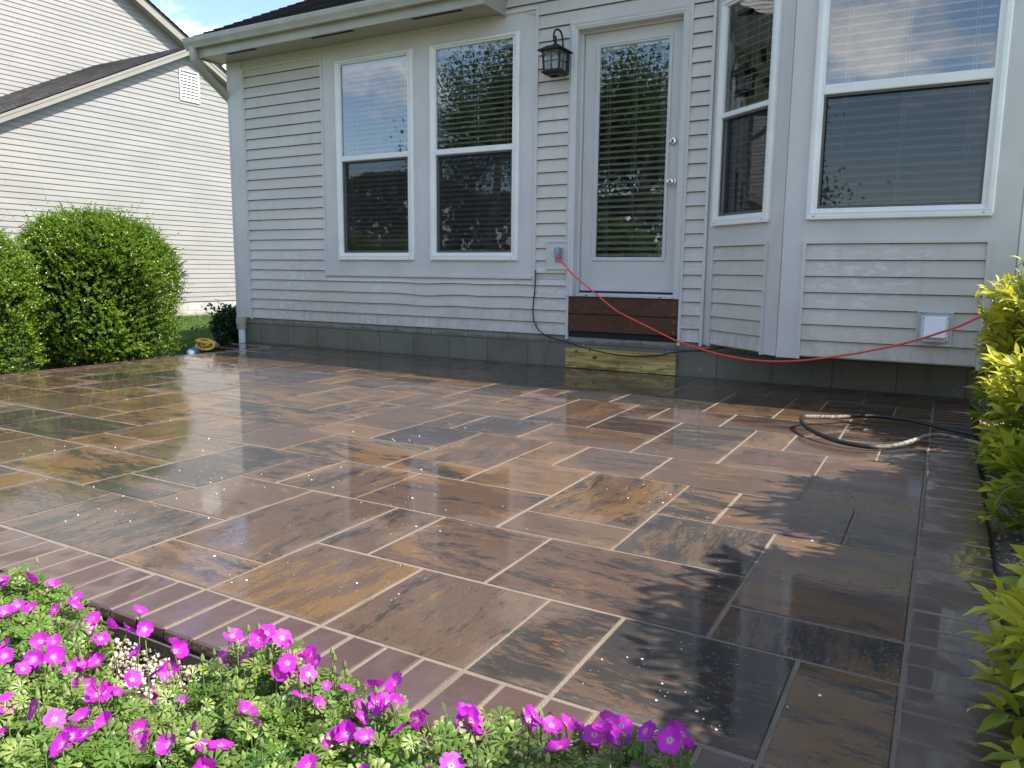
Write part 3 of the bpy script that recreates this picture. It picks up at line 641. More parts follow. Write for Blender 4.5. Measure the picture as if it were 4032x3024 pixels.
path = catmull([(-4.735, -0.405, 2.935), (-4.735, -0.405, 2.86), (-4.735, -0.37, 2.79), (-4.735, -0.22, 2.68), (-4.735, -0.05, 2.56), (-4.735, 0.06, 2.48), (-4.735, 0.11, 2.38), (-4.735, 0.115, 2.2), (-4.735, 0.115, 1.2), (-4.735, 0.115, 0.0)], 6)
loops = []
for k, p in enumerate(path):
    tt = (path[min(k + 1, len(path) - 1)] - path[max(k - 1, 0)]).normalized(); b = X_; c_ = tt.cross(b).normalized(); s_ = 1.0 + (0.05 if k % 2 else -0.03) * (6 < k < 40)
    loops.append([p + b * (0.036 * u * s_) + c_ * (0.028 * v * s_) for u, v in ((-1, -0.75), (-0.75, -1), (0.75, -1), (1, -0.75), (1, 0.75), (0.75, 1), (-0.75, 1), (-1, 0.75))])
mb.loft(loops, True, True); mb.build('downspout', M_GUT, house)
mb = MB(); mb.tube([(-4.625, -0.045, 0.25), (-4.625, -0.045, 0.14)], 0.050, 16); mb.tube([(-4.625, -0.045, 0.262), (-4.625, -0.045, 0.2)], 0.056, 16)
cp = mb.build('pipe_coupler', M_PVCT, house, True)
mb = MB(); mb.tube([(-4.625, -0.045, 0.16), (-4.618, -0.05, 0.0), (-4.608, -0.056, -0.2)], 0.036, 16); mb.build('drain_pipe', M_PVC, house, True)

# room behind the glass
mb = MB()
mb.box(-4.6, 4.5, 3.2, 3.25, 0.25, 2.9); mb.box(-4.64, -4.6, 0.03, 3.2, 0.25, 2.9); mb.box(4.5, 4.55, 0.03, 3.2, 0.25, 2.9)
mb.box(-4.6, 4.5, 0.03, 3.2, 0.28, 0.31); mb.box(-4.6, 4.5, 0.03, 3.2, 2.865, 2.895); mb.box(-1.55, -1.45, 0.6, 3.2, 0.3, 2.87)
mb.build('interior', M_ROOM, house)

# ------------------------------------------------------------------ windows
def ring(mb, F_, u0, u1, z0, z1, prof, mi=0):
    """mitred frame from a profile of (inset side, inset bottom, inset top, depth)"""
    loops = [[FP(F_, u0 + a, z0 + b, d), FP(F_, u1 - a, z0 + b, d), FP(F_, u1 - a, z1 - c_, d), FP(F_, u0 + a, z1 - c_, d)] for a, b, c_, d in prof]
    mb.loft(loops, False, False, mi)
def blind(F_, u0, u1, z0, z1, d, pitch, cords, parent, half=0.024, tilt=-0.46, name='blind'):
    b = MB(); z = z1 - 0.05
    b.fbox(F_, u0, u1, z1 - 0.045, z1, d - 0.025, d + 0.025)
    ca, sa = math.cos(tilt), math.sin(tilt)
    while z > z0 + 0.03:
        sg = random.uniform(-0.0012, 0.0012); ar = []
        for (e, h) in ((-half, 0.0), (0.0, 0.0028), (half, 0.0)):
            ar.append((d + e * ca, z + sg + e * sa + h))
        th = 0.0036
        lo = [[FP(F_, u0, zz, dd), FP(F_, u1, zz, dd)] for dd, zz in ar] + [[FP(F_, u0, zz - th, dd), FP(F_, u1, zz - th, dd)] for dd, zz in reversed(ar)]
        lo.append(lo[0]); b.loft(lo, closed=False)
        z -= pitch
    b.fbox(F_, u0, u1, z0, z0 + 0.022, d - 0.02, d + 0.02)
    for c_ in cords:
        for dd in (-half, half): b.fbox(F_, c_ - 0.001, c_ + 0.001, z0, z1, d + dd - 0.001, d + dd + 0.001)
        b.fbox(F_, c_ + 0.016, c_ + 0.0185, z0, z1, d - 0.001, d + 0.001)
    return b.build(name, M_BLIND, parent)
def window(F_, u0, u1, z0, z1, zm0, zm1, pitch, cords, bd=-0.055):
    b = MB()
    ring(b, F_, u0, u1, z0, z1, [(0, 0, 0, 0.0), (0, 0, 0, 0.026), (0.010, 0.010, 0.010, 0.036), (0.030, 0.028, 0.024, 0.038), (0.046, 0.030, 0.030, 0.026), (0.048, 0.050, 0.032, 0.024),
                                 (0.064, 0.054, 0.040, 0.022), (0.066, 0.055, 0.042, 0.0), (0.066, 0.055, 0.042, -0.14)])
    b.fbox(F_, u0 + 0.060, u1 - 0.060, zm0, zm1, -0.04, 0.028, ch=0.005)
    b.fbox(F_, u0 + 0.006, u1 - 0.006, z0 - 0.014, z0 + 0.012, 0.002, 0.040, ch=0.004)
    for x in (u0 + 0.05, u1 - 0.05): b.fbox(F_, x - 0.005, x + 0.005, z0 + 0.004, z0 + 0.009, 0.0385, 0.0415, 1)
    wn = b.build('window', [M_WHITE, M_DARK], house)
    gl = MB(); gl.poly([FP(F_, u0 + 0.066, zm1, 0.006), FP(F_, u1 - 0.066, zm1, 0.006), FP(F_, u1 - 0.066, z1 - 0.042, 0.006), FP(F_, u0 + 0.066, z1 - 0.042, 0.006)]); gl.build('upper_pane', M_GLASS, wn)
    gl = MB(); gl.poly([FP(F_, u0 + 0.066, z0 + 0.055, -0.022), FP(F_, u1 - 0.066, z0 + 0.055, -0.022), FP(F_, u1 - 0.066, zm0, -0.022), FP(F_, u0 + 0.066, zm0, -0.022)]); gl.build('lower_pane', M_GLASS, wn)
    sf = MB(); ring(sf, F_, u0 + 0.0665, u1 - 0.0665, z0 + 0.0555, zm0 - 0.001, [(0, 0, 0, 0.008), (0.0, 0.0, 0.0, 0.014), (0.012, 0.016, 0.012, 0.014), (0.012, 0.016, 0.012, 0.004)]); sf.build('screen_frame', M_SCRF, wn)
    sc = MB(); sc.poly([FP(F_, u0 + 0.078, z0 + 0.071, 0.008), FP(F_, u1 - 0.078, z0 + 0.071, 0.008), FP(F_, u1 - 0.078, zm0 - 0.012, 0.008), FP(F_, u0 + 0.078, zm0 - 0.012, 0.008)]); sc.build('insect_screen', M_SCREEN, wn)
    blind(F_, u0 + 0.075, u1 - 0.075, z0 + 0.06, z1 - 0.035, bd, pitch, [u0 + 0.17, (u0 + u1) / 2 - 0.01, u1 - 0.17], wn)
    return wn
window(FM, -3.242, -2.327, WZ0, WZ1, 1.797, 1.846, 0.0435, None)
window(FM, -2.145, -1.239, WZ0, WZ1, 1.788, 1.836, 0.0435, None)
window(FA, 0.075, 0.702, 1.138, 2.66, 1.870, 1.905, 0.049, None, -0.055)
window(FF, 0.131, 1.141, 1.140, 2.66, 1.874, 1.932, 0.049, None, -0.055)
window(FR, 0.131, 0.758, 1.140, 2.66, 1.874, 1.925, 0.049, None, -0.055)

# ------------------------------------------------------------------ door
b = MB()
ring(b, FM, -0.772, 0.176, 0.588, 2.703, [(0, 0, 0, 0.0), (0, 0, 0, 0.030), (0.008, 0.0, 0.008, 0.034), (0.020, 0.0, 0.020, 0.028), (0.030, 0, 0.030, 0.028), (0.044, 0, 0.044, 0.020), (0.050, 0, 0.050, 0.018), (0.051, 0, 0.051, -0.055), (0.068, 0, 0.068, -0.056), (0.068, 0, 0.068, -0.13)])
b.build('door_casing', M_TRIM, house)
b = MB()
FD = (Vector((0, 0.085, 0)), X_, NY)                                                # slab face, recessed
du0, du1, dz0, dz1 = -0.700, 0.104, 0.633, 2.634
gu0, gu1, gz0, gz1 = -0.570, -0.014, 0.908, 2.517
b.fbox(FD, du0, gu0 - 0.03, dz0, dz1, -0.04, 0.0); b.fbox(FD, gu1 + 0.03, du1, dz0, dz1, -0.04, 0.0)
b.fbox(FD, gu0 - 0.03, gu1 + 0.03, dz0, gz0 - 0.03, -0.04, 0.0); b.fbox(FD, gu0 - 0.03, gu1 + 0.03, gz1 + 0.03, dz1, -0.04, 0.0)
ring(b, FD, gu0 - 0.034, gu1 + 0.034, gz0 - 0.034, gz1 + 0.034, [(0, 0, 0, 0.0), (0.003, 0.003, 0.003, 0.010), (0.012, 0.012, 0.012, 0.012), (0.016, 0.016, 0.016, 0.006), (0.026, 0.026, 0.026, 0.006), (0.032, 0.032, 0.032, -0.004), (0.034, 0.034, 0.034, -0.03)])
door = b.build('door', M_DOOR, house)
gl = MB(); gl.poly([FP(FD, gu0, gz0, -0.008), FP(FD, gu1, gz0, -0.008), FP(FD, gu1, gz1, -0.008), FP(FD, gu0, gz1, -0.008)]); gl.build('door_pane', M_GLASS, door)
blind(FD, gu0 - 0.02, gu1 + 0.02, gz0 - 0.03, gz1 + 0.03, -0.045, 0.0475, [gu0 + 0.06, (gu0 + gu1) / 2, gu1 - 0.05], door)
def lathe(mb, c_, axis, prof, n=20, mi=0):
    axis = Vector(axis).normalized(); a = axis.orthogonal().normalized(); b_ = axis.cross(a)
    mb.loft([[Vector(c_) + axis * h + (a * math.cos(2 * math.pi * k / n) + b_ * math.sin(2 * math.pi * k / n)) * r for k in range(n)] for h, r in prof], True, True, mi)
b = MB(); lathe(b, (0.049, 0.085, 1.773), NY, [(0, 0.031), (0.012, 0.031), (0.018, 0.026), (0.022, 0.024), (0.024, 0.014), (0.023, 0.012)]); b.fbox((Vector((0.049, 0.061, 1.773)), X_, NY), -0.002, 0.002, -0.008, 0.006, 0.0, 0.0012, 1)
b.build('deadbolt', [M_CHROME, M_DARK], door, False)
b = MB(); lathe(b, (0.056, 0.085, 1.470), NY, [(0, 0.033), (0.008, 0.032), (0.014, 0.018), (0.030, 0.013), (0.038, 0.020), (0.048, 0.028), (0.060, 0.029), (0.068, 0.024), (0.072, 0.012)])
b.build('door_knob', M_CHROME, door, True)
b = MB(); b.fbox(FM, -0.684, 0.126, 0.588, 0.606, -0.12, 0.035, ch=0.003); b.fbox(FM, -0.684, 0.126, 0.606, 0.618, -0.12, -0.03)
b.fbox(FM, -0.60, -0.58, 0.594, 0.601, 0.0345, 0.0362, 1); b.fbox(FM, 0.02, 0.04, 0.594, 0.601, 0.0345, 0.0362, 1)
b.build('threshold', [M_ALU, M_DARK], house)
b = MB(); b.fbox(FM, -0.70, 0.104, 0.618, 0.634, -0.13, -0.075); b.fbox(FM, -0.76, 0.178, 0.255, 0.31, -0.03, 0.004); b.build('door_gap', M_DARK, house)
for z0, z1 in ((0.447, 0.586), (0.305, 0.443)):
    b = MB(); b.fbox(FM, -0.754, 0.173, z0, z1, -0.01, 0.020, ch=0.003)
    for x in (-0.737, 0.140):
        for zz in (z0 + 0.028, z1 - 0.028): lathe(b, (x, -0.020, zz), NY, [(0, 0.0045), (0.0016, 0.004)], 8, 1)
    b.build('riser_board', [M_COMPO, M_CHROME], house)

# ------------------------------------------------------------------ things on the wall
lt = thing('wall_lantern', 'black iron wall lantern with a curled hook arm left of the glazed door', 'lantern', (-0.84, -0.15, 2.30))
LX, LY = -0.845, -0.155
b = MB(); b.fbox(FM, -0.875, -0.790, 2.345, 2.50, 0.018, 0.040, ch=0.008); b.build('backplate', M_BLACK, lt)
b = MB()
arm = catmull([(-0.832, -0.040, 2.44), (-0.832, -0.050, 2.52), (-0.834, -0.062, 2.60), (-0.838, -0.095, 2.640), (-0.845, -0.140, 2.640), (-0.848, -0.175, 2.610), (-0.848, -0.182, 2.570), (-0.847, -0.165, 2.548), (-0.846, -0.147, 2.560), (-0.846, -0.150, 2.580), (-0.846, -0.160, 2.586)], 6)
b.tube(arm, 0.0075, 8); b.tube([(LX, LY, 2.55), (LX, LY, 2.52)], 0.011, 10); b.build('hook_arm', M_BLACK, lt, True)
b = MB()
sq = lambda r, z: [Vector((LX + r * x, LY + r * y, z)) for x, y in ((-1, -1), (1, -1), (1, 1), (-1, 1))]
b.loft([sq(0.104, 2.470), sq(0.106, 2.476), sq(0.050, 2.512), sq(0.016, 2.524), sq(0.012, 2.534)], True, True); b.build('lantern_roof', M_BLACK, lt)
b = MB()
for sx in (-1, 1):
    for sy in (-1, 1): b.loft([[Vector((LX + sx * 0.064 + 0.006 * x, LY + sy * 0.064 + 0.006 * y, 2.326)) for x, y in ((-1, -1), (1, -1), (1, 1), (-1, 1))], [Vector((LX + sx * 0.074 + 0.006 * x, LY + sy * 0.074 + 0.006 * y, 2.472)) for x, y in ((-1, -1), (1, -1), (1, 1), (-1, 1))]], True, True)
b.loft([sq(0.06, 2.296), sq(0.082, 2.312), sq(0.082, 2.318), sq(0.072, 2.326), sq(0.072, 2.332), sq(0.055, 2.332)], False, False)
b.loft([sq(0.060, 2.296), sq(0.030, 2.293)], False, False); b.loft([sq(0.03, 2.293), sq(0.03, 2.310)], False, True)
for k in range(4):
    a = k * math.pi / 2; dx, dy = math.cos(a), math.sin(a); tx, ty = -dy, dx; q = 0.069
    c_ = Vector((LX + dx * q, LY + dy * q, 0)); T = Vector((tx, ty, 0))
    b.tube([c_ + ZV * 2.33, c_ + ZV * 2.47], 0.0028, 6); b.tube([c_ - T * 0.068 + ZV * 2.395, c_ + T * 0.068 + ZV * 2.395], 0.0028, 6)
    ap = [c_ + T * (0.062 * math.cos(t)) + ZV * (2.425 + 0.035 * math.sin(t)) for t in [math.pi * i / 8 for i in range(9)]]; b.tube(ap, 0.003, 6)
b.build('cage', M_BLACK, lt)
b = MB()
for k in range(4):
    a = k * math.pi / 2; dx, dy = math.cos(a), math.sin(a); T = Vector((-dy, dx, 0)); c0 = Vector((LX + dx * 0.062, LY + dy * 0.062, 0)); c1 = Vector((LX + dx * 0.071, LY + dy * 0.071, 0))
    b.poly([c0 - T * 0.062 + ZV * 2.333, c0 + T * 0.062 + ZV * 2.333, c1 + T * 0.07 + ZV * 2.47, c1 - T * 0.07 + ZV * 2.47])
b.build('glass_pane', M_LGLASS, lt)
b = MB(); lathe(b, (LX, LY, 2.345), ZV, [(0, 0.012), (0.02, 0.020), (0.05, 0.030), (0.08, 0.027), (0.10, 0.014)]); b.build('bulb', M_BULB, lt, True)

ob = thing('power_outlet', 'outdoor power outlet with open blue grey flap on a square block beside the door', 'outlet', (-0.86, -0.02, 0.92))
b = MB(); ring(b, FM, -0.966, -0.757, 0.803, 1.034, [(0, 0, 0, 0.012), (0, 0, 0, 0.030), (0.014, 0.014, 0.012, 0.030), (0.016, 0.016, 0.014, 0.022)]); b.fbox(FM, -0.95, -0.757, 0.819, 1.020, 0.0, 0.022); b.build('mounting_block', M_TRIM, ob)
b = MB(); b.fbox(FM, -0.880, -0.808, 0.864, 0.979, 0.0222, 0.034, ch=0.004); b.build('cover_plate', M_BLUEGREY, ob)
b = MB(); FL = (Vector((-0.858, -0.060, 0.945)), Vector((0.93, -0.36, 0)).normalized(), Vector((-0.36, -0.93, 0.0)).normalized())
rr = [(0.028 * math.cos(t) * (1 if abs(math.sin(t)) < 2 else 1), 0.036 * math.sin(t)) for t in [2 * math.pi * i / 20 for i in range(20)]]
b.loft([[FP(FL, u, v * 1.15 - 0.0, d) for u, v in rr] for d in (-0.018, 0.0)] + [[FP(FL, u * 0.85, v, 0.006) for u, v in rr]], True, True); b.tube([(-0.845, -0.034, 0.965), (-0.852, -0.058, 0.965)], 0.012, 8)
b.build('outlet_flap', M_BLUEGREY, ob, False)

dv = thing('wall_vent', 'white hooded exhaust vent in a grey frame on the siding below the bay window', 'vent', (1.91, -0.55, 0.48))
b = MB(); ring(b, FF, 1.817 - BK[0], 2.005 - BK[0], 0.373, 0.579, [(0, 0, 0, 0.006), (0, 0, 0, 0.030), (0.006, 0.006, 0.006, 0.034), (0.016, 0.016, 0.016, 0.026), (0.02, 0.02, 0.02, 0.026)]); b.fbox(FF, 0.815, 0.981, 0.39, 0.562, 0.006, 0.0262)
b.build('vent_frame', M_VENTF, dv)
b = MB(); u0, u1 = 1.842 - BK[0], 1.985 - BK[0]
b.fbox(FF, u0, u1, 0.398, 0.550, 0.0262, 0.032, ch=0.003)
P_ = lambda u, z, d: FP(FF, u, z, d)
b.loft([[P_(u0 + 0.01, 0.545, 0.032), P_(u1 - 0.01, 0.545, 0.032)], [P_(u0 + 0.018, 0.540, 0.060), P_(u1 - 0.018, 0.540, 0.060)], [P_(u0 + 0.016, 0.43, 0.092), P_(u1 - 0.016, 0.43, 0.092)]], closed=False)
b.poly([P_(u0 + 0.01, 0.545, 0.032), P_(u0 + 0.018, 0.540, 0.060), P_(u0 + 0.016, 0.43, 0.092), P_(u0 + 0.008, 0.43, 0.032)]); b.poly([P_(u1 - 0.01, 0.545, 0.032), P_(u1 - 0.008, 0.43, 0.032), P_(u1 - 0.016, 0.43, 0.092), P_(u1 - 0.018, 0.540, 0.060)])
b.fbox(FF, u0 + 0.012, u1 - 0.012, 0.402, 0.438, 0.032, 0.055)
for u in (u0 + 0.008, u1 - 0.008):
    for z in (0.541, 0.405): b.fbox(FF, u - 0.0035, u + 0.0035, z - 0.0035, z + 0.0035, 0.031, 0.034, 1)
b.build('vent_hood', [M_NICKV, M_DARK], dv)

b = MB(); b.box(-0.764, 0.176, -0.040, -0.002, 0.006, 0.166)
tag(b.build('wood_plank', M_PLANK), 'wet knotty yellow pine plank standing against the foundation below the door', 'plank')

pts = [(-0.822, -0.076, 0.893), (-0.735, -0.096, 0.814), (-0.66, -0.114, 0.753), (-0.535, -0.144, 0.673), (-0.402, -0.176, 0.587), (-0.293, -0.202, 0.519), (-0.215, -0.221, 0.479), (-0.102, -0.248, 0.437), (0.081, -0.292, 0.37), (0.223, -0.326, 0.318), (0.291, -0.342, 0.296), (0.506, -0.394, 0.249), (0.682, -0.440, 0.224), (0.848, -0.490, 0.214), (1.027, -0.540, 0.221), (1.206, -0.58, 0.245), (1.394, -0.618, 0.286), (1.571, -0.655, 0.332), (1.778, -0.70, 0.398), (1.933, -0.736, 0.462), (2.043, -0.762, 0.513), (2.159, -0.79, 0.579), (2.32, -0.83, 0.62)]
cd = thing('extension_cord', 'red extension cord plugged into the outlet and sagging across to the yellow shrub', 'cord', (-0.82, -0.076, 0.893))
b = MB(); b.tube(catmull(pts, 5), 0.0062, 8); b.build('cable', M_CORD, cd, True)
b = MB(); b.tube([(-0.838, -0.036, 0.912), (-0.832, -0.066, 0.904), (-0.822, -0.076, 0.893)], [0.016, 0.015, 0.008], 10); b.build('plug', M_CORD, cd, True)
b = MB(); b.tube([(-0.742, -0.096, 0.818), (-0.752, -0.100, 0.810)], 0.009, 8); b.tube([(-0.747, -0.103, 0.812), (-0.772, -0.108, 0.786)], 0.0018, 5); b.build('zip_tie', M_PVC, cd)

pts = [(-1.064, 0.80), (-1.064, 0.76), (-1.064, 0.709), (-1.069, 0.618), (-1.083, 0.488), (-1.078, 0.401), (-1.063, 0.349), (-1.002, 0.295), (-0.903, 0.248), (-0.73, 0.21), (-0.56, 0.173), (-0.386, 0.145), (-0.226, 0.135), (-0.096, 0.139), (0.048, 0.156), (0.187, 0.189), (0.316, 0.205), (0.411, 0.219), (0.564, 0.251), (0.70, 0.262)]
ck = thing('black_cable', 'thin black cable hanging from the window trim in front of the blocks and plank', 'cable', (-1.06, -0.03, 0.7))
pp = []
for k, (x, z) in enumerate(pts): pp.append((x, -0.030 if k < 3 else (-0.026 if k < 7 else -0.060), z))
b = MB(); b.tube(catmull(pp, 5), 0.0050, 7); b.build('cable', M_BLKRUB, ck, True)
for z, x in ((0.612, -1.068), (0.352, -1.063)):
    b = MB(); b.box(x - 0.004, x + 0.016, -0.034, -0.019, z - 0.006, z + 0.006); b.build('clip', M_CHROME, ck)

# black hose on the paving
hp = [(2.55, -1.50, 0.02), (2.235, -1.44, 0.018), (2.086, -1.375, 0.022), (1.95, -1.28, 0.026), (1.822, -1.205, 0.030), (1.658, -1.235, 0.034), (1.504, -1.385, 0.036), (1.405, -1.49, 0.045), (1.372, -1.575, 0.052), (1.385, -1.68, 0.048), (1.442, -1.80, 0.036), (1.549, -1.92, 0.026), (1.655, -1.97, 0.020), (1.774, -1.948, 0.016), (1.861, -1.845, 0.024), (1.948, -1.67, 0.036), (2.01, -1.60, 0.036), (2.10, -1.60, 0.024), (2.23, -1.64, 0.014), (2.5, -1.72, 0.0)]
b = MB(); b.tube(catmull(hp, 8), 0.0108, 12)
tag(b.build('garden_hose', M_HOSE, None, True), 'muddy black hose lying in a long loop on the paving beside the yellow shrub', 'hose')
# yellow hose and pale plastic piece at the far corner
b = MB(); yp = []
for k in range(64):
    t = k / 63; a = 2 * math.pi * 3.2 * t + 0.6; ra, rb = 0.17 + 0.05 * math.sin(5 * t), 0.075 + 0.03 * math.cos(7 * t)
    u, v = ra * math.cos(a), rb * math.sin(a + 0.5 * math.sin(4 * t)); yp.append((-4.33 - 0.72 * u - 0.5 * v - 0.10 * (t - 0.5), -0.74 + 0.62 * u - 0.72 * v + 0.08 * (t - 0.5), 0.012 + 0.035 * t + 0.020 * math.sin(a * 1.3 + 1) + 0.02))
yp += [(-4.50, -0.58, 0.05), (-4.58, -0.50, 0.06), (-4.68, -0.44, 0.03), (-4.76, -0.40, -0.03)]
b.tube(catmull(yp, 3), 0.0115, 10)
tag(b.build('yellow_hose', M_YELLOW, None, True), 'tangled yellow hose heaped at the far corner of the paving', 'hose')
b = MB(); lp = []
for h, r_ in ((-0.05, 1.0), (0.0, 1.0), (0.018, 0.95), (0.034, 0.80), (0.045, 0.55), (0.050, 0.2)):
    lp.append([Vector((-4.17 - 0.085 * r_ * math.cos(t) * 0.75 - 0.035 * r_ * math.sin(t), -1.02 + 0.085 * r_ * math.cos(t) - 0.035 * r_ * math.sin(t), 0.75 * h + 0.012 * math.cos(t) * (1 - r_ * 0.5))) for t in [2 * math.pi * k / 18 for k in range(18)]])
b.loft(lp, False, True)
tag(b.build('plastic_scoop', M_PALEBLUE, None, True), 'pale blue plastic piece lying beside the yellow hose', 'plastic piece')
def rock(c_, r, name, m, label):
    b = MB(); me = bpy.data.meshes.new(name); import bmesh
    bm = bmesh.new(); bmesh.ops.create_icosphere(bm, subdivisions=3, radius=1)
    for v in bm.verts:
        d = 1 + 0.16 * math.sin(5 * v.co.x + 2) * math.cos(4 * v.co.y + 1) + 0.10 * math.sin(9 * v.co.z + 3 * v.co.x)
        v.co = Vector((v.co.x * r[0] * d, v.co.y * r[1] * d, v.co.z * r[2] * d)) + Vector(c_)
    bm.to_mesh(me); bm.free(); me.materials.append(m); me.shade_smooth(); return tag(link(name, me), label, 'rock')
rock((2.235, -1.73, -0.025), (0.035, 0.03, 0.024), 'rock', M_ROCK, 'small brown rock in the gravel just in front of the hose')
rock((-4.78, -0.38, -0.05), (0.16, 0.12, 0.055), 'rock', plain('grey_flagstone', (0.16, 0.15, 0.15), 0.7, 0.3, 12, 0.4), 'flat grey stone at the foot of the dark corner shrub')

# ------------------------------------------------------------------ neighbour's house
XN = -13.0; XU = -16.5
nh = thing('neighbour_house', 'cream sided neighbouring house with a low gable in front of a tall gable', 'house', (XN, 6, -0.4))
EN = 0.1046
YN = Vector((0, 1, 0)); NXp = Vector((1, 0, 0))
ap_y, ap_z = 6.0, 5.36
rng2 = random.Random(3)
sm = {}
def seams(k):
    if k not in sm: sm[k] = [rng2.uniform(-2, 12) for _ in range(3)]
    return sm[k]
PIT = 0.515
topz = lambda y: ap_z - abs(y - ap_y) * PIT
mb = MB()
lap(mb, Vector((XN, 0, 0)), YN, ZV, NXp, 0.012, ap_z - 0.02, EN, lambda z: max(-1.6, ap_y - (ap_z - z) / PIT), lambda z: min(13.9, ap_y + (ap_z - z) / PIT), 0.017, 0.003, seams)
mb.poly([(XN - 0.01, -1.6, 0), (XN - 0.01, 13.9, 0), (XN - 0.01, 13.9, topz(13.9)), (XN - 0.01, ap_y, ap_z), (XN - 0.01, -1.6, topz(-1.6))], [(0, 0)] * 5)
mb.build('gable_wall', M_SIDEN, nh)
mb = MB()
PU = 0.516
au_y, au_z = 2.2, 9.91
lap(mb, Vector((XU, 0, 0)), YN, ZV, NXp, 0.0, au_z, EN, lambda z: max(-7, au_y - (au_z - z) / PU), lambda z: min(9.4, au_y + (au_z - z) / PU), 0.017, 0.003, seams)
mb.poly([(XU - 0.01, -7, 0), (XU - 0.01, 9.4, 0), (XU - 0.01, 9.4, au_z - 7.2 * PU), (XU - 0.01, au_y, au_z), (XU - 0.01, -7, au_z - 9.2 * PU)], [(0, 0)] * 5)
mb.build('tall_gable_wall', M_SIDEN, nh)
mb = MB()
def uvw(y0, y1, z0, z1, x): mb.poly([(x, y0, z0), (x, y1, z0), (x, y1, z1), (x, y0, z1)], [(y0, z0 + 0.39), (y1, z0 + 0.39), (y1, z1 + 0.39), (y0, z1 + 0.39)])
uvw(-1.6, 13.9, -0.7, 0.02, XN - 0.004); mb.build('block_base', M_BLOCKN, nh)
# roofs
mb = MB()
def roofside(x0, x1, ya, za, yb, zb):
    V_ = Vector((0, ya - yb, za - zb)); L = V_.length; V_ = V_.normalized(); U_ = Vector((1, 0, 0)) if yb < ya else Vector((-1, 0, 0))
    N_ = U_.cross(V_); O_ = Vector((x0 if yb < ya else x1, yb, zb)); W_ = x1 - x0
    lap(mb, O_, U_, V_, N_, 0.0, L, 0.145, 0.0, W_, 0.014, 0.004)
    mb.poly([O_ - N_ * 0.03, O_ + U_ * W_ - N_ * 0.03, O_ + U_ * W_ + V_ * L - N_ * 0.03, O_ + V_ * L - N_ * 0.03], [(0, 0)] * 4)
OVH = 0.20
za = ap_z + 0.16
roofside(XU + 0.02, XN + OVH, ap_y, za, -2.0, za - (ap_y + 2.0) * PIT)
roofside(XU + 0.02, XN + OVH, ap_y, za, 14.3, za - (14.3 - ap_y) * PIT)
zb = au_z + 0.16
roofside(XU - 9, XU + 0.30, au_y, zb, 9.8, zb - (9.8 - au_y) * PU); roofside(XU - 9, XU + 0.30, au_y, zb, -7.4, zb - (au_y + 7.4) * PU)
mb.build('roof', M_SHING, nh)
mb = MB()
def rake(x, ya, za_, yb, zb_, h, ov):
    a, b_ = Vector((x + ov, ya, za_ - 0.012)), Vector((x + ov, yb, zb_ - 0.012)); dz = ZV * -h; back = Vector((-ov - 0.0, 0, 0)); k = Vector((0.018, 0, 0))
    mb.loft([[a, b_], [a + dz, b_ + dz], [a + dz + back, b_ + dz + back]], closed=False)
    mb.loft([[a + k * 0.6, b_ + k * 0.6], [a + k * 0.6 + ZV * -0.055, b_ + k * 0.6 + ZV * -0.055], [a + ZV * -0.055, b_ + ZV * -0.055]], closed=False)
rake(XN, ap_y, za, -2.0, za - (ap_y + 2) * PIT, 0.145, OVH); rake(XN, ap_y, za, 14.3, za - (14.3 - ap_y) * PIT, 0.145, OVH)
rake(XU, au_y, zb, 9.8, zb - (9.8 - au_y) * PU, 0.24, 0.26); rake(XU, au_y, zb, -7.4, zb - (au_y + 7.4) * PU, 0.24, 0.26)
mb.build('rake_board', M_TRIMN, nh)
FN = (Vector((XN, 0, 0)), YN, NXp)
mb = MB(); vy0, vy1, vz0, vz1 = 5.725, 6.225, 4.363, 5.015
ring(mb, FN, vy0, vy1, vz0, vz1, [(0, 0, 0, 0.0), (0, 0, 0, 0.035), (0.02, 0.02, 0.02, 0.038), (0.03, 0.03, 0.03, 0.03), (0.035, 0.035, 0.035, -0.02)])
ns = 9
for k in range(ns):
    z = vz0 + 0.035 + (vz1 - vz0 - 0.07) * k / ns; h = (vz1 - vz0 - 0.07) / ns
    mb.poly([FP(FN, vy0 + 0.03, z, 0.030), FP(FN, vy1 - 0.03, z, 0.030), FP(FN, vy1 - 0.03, z + h * 0.58, 0.012), FP(FN, vy0 + 0.03, z + h * 0.58, 0.012)])
mb.fbox(FN, vy0 + 0.02, vy1 - 0.02, vz0 + 0.02, vz1 - 0.02, 0.001, 0.004, 1)
mb.build('gable_vent', [M_WHITE, M_DARK], nh)

# ------------------------------------------------------------------ plants
def unit(v): return v / np.maximum(np.linalg.norm(v, axis=-1, keepdims=True), 1e-9)
def basis(D, Nn):
    X = unit(np.cross(D, Nn)); return X, unit(D), unit(np.cross(X, D))
def scatter(name, tv, tf, P, D, Nn, S, tone, m, parent=None, ptone=None):
    """copies of a small leaf template: tv (k,3) as (side, along, up)"""
    X, Y, Z = basis(D, Nn); tv = np.asarray(tv, float); k = len(tv); n = len(P)
    S = S if S.ndim == 2 else np.repeat(S[:, None], 3, 1)
    Vv = P[:, None, :] + (tv[None, :, 0, None] * S[:, None, 0, None]) * X[:, None] + (tv[None, :, 1, None] * S[:, None, 1, None]) * Y[:, None] + (tv[None, :, 2, None] * S[:, None, 2, None]) * Z[:, None]
    Ff = (np.asarray(tf)[None] + (np.arange(n) * k)[:, None, None]).reshape(-1, len(tf[0]))
    t = np.repeat(tone, k) if ptone is None else np.tile(ptone, n)
    return mesh_np(name, Vv.reshape(-1, 3), Ff, m, t, parent)
LEAF_O = ([(0, 0, 0), (-0.30, 0.45, 0.10), (0, 0.5, 0.0), (0.30, 0.45, 0.10), (0, 1, -0.06)], [(0, 2, 1), (0, 3, 2), (1, 2, 4), (2, 3, 4)])
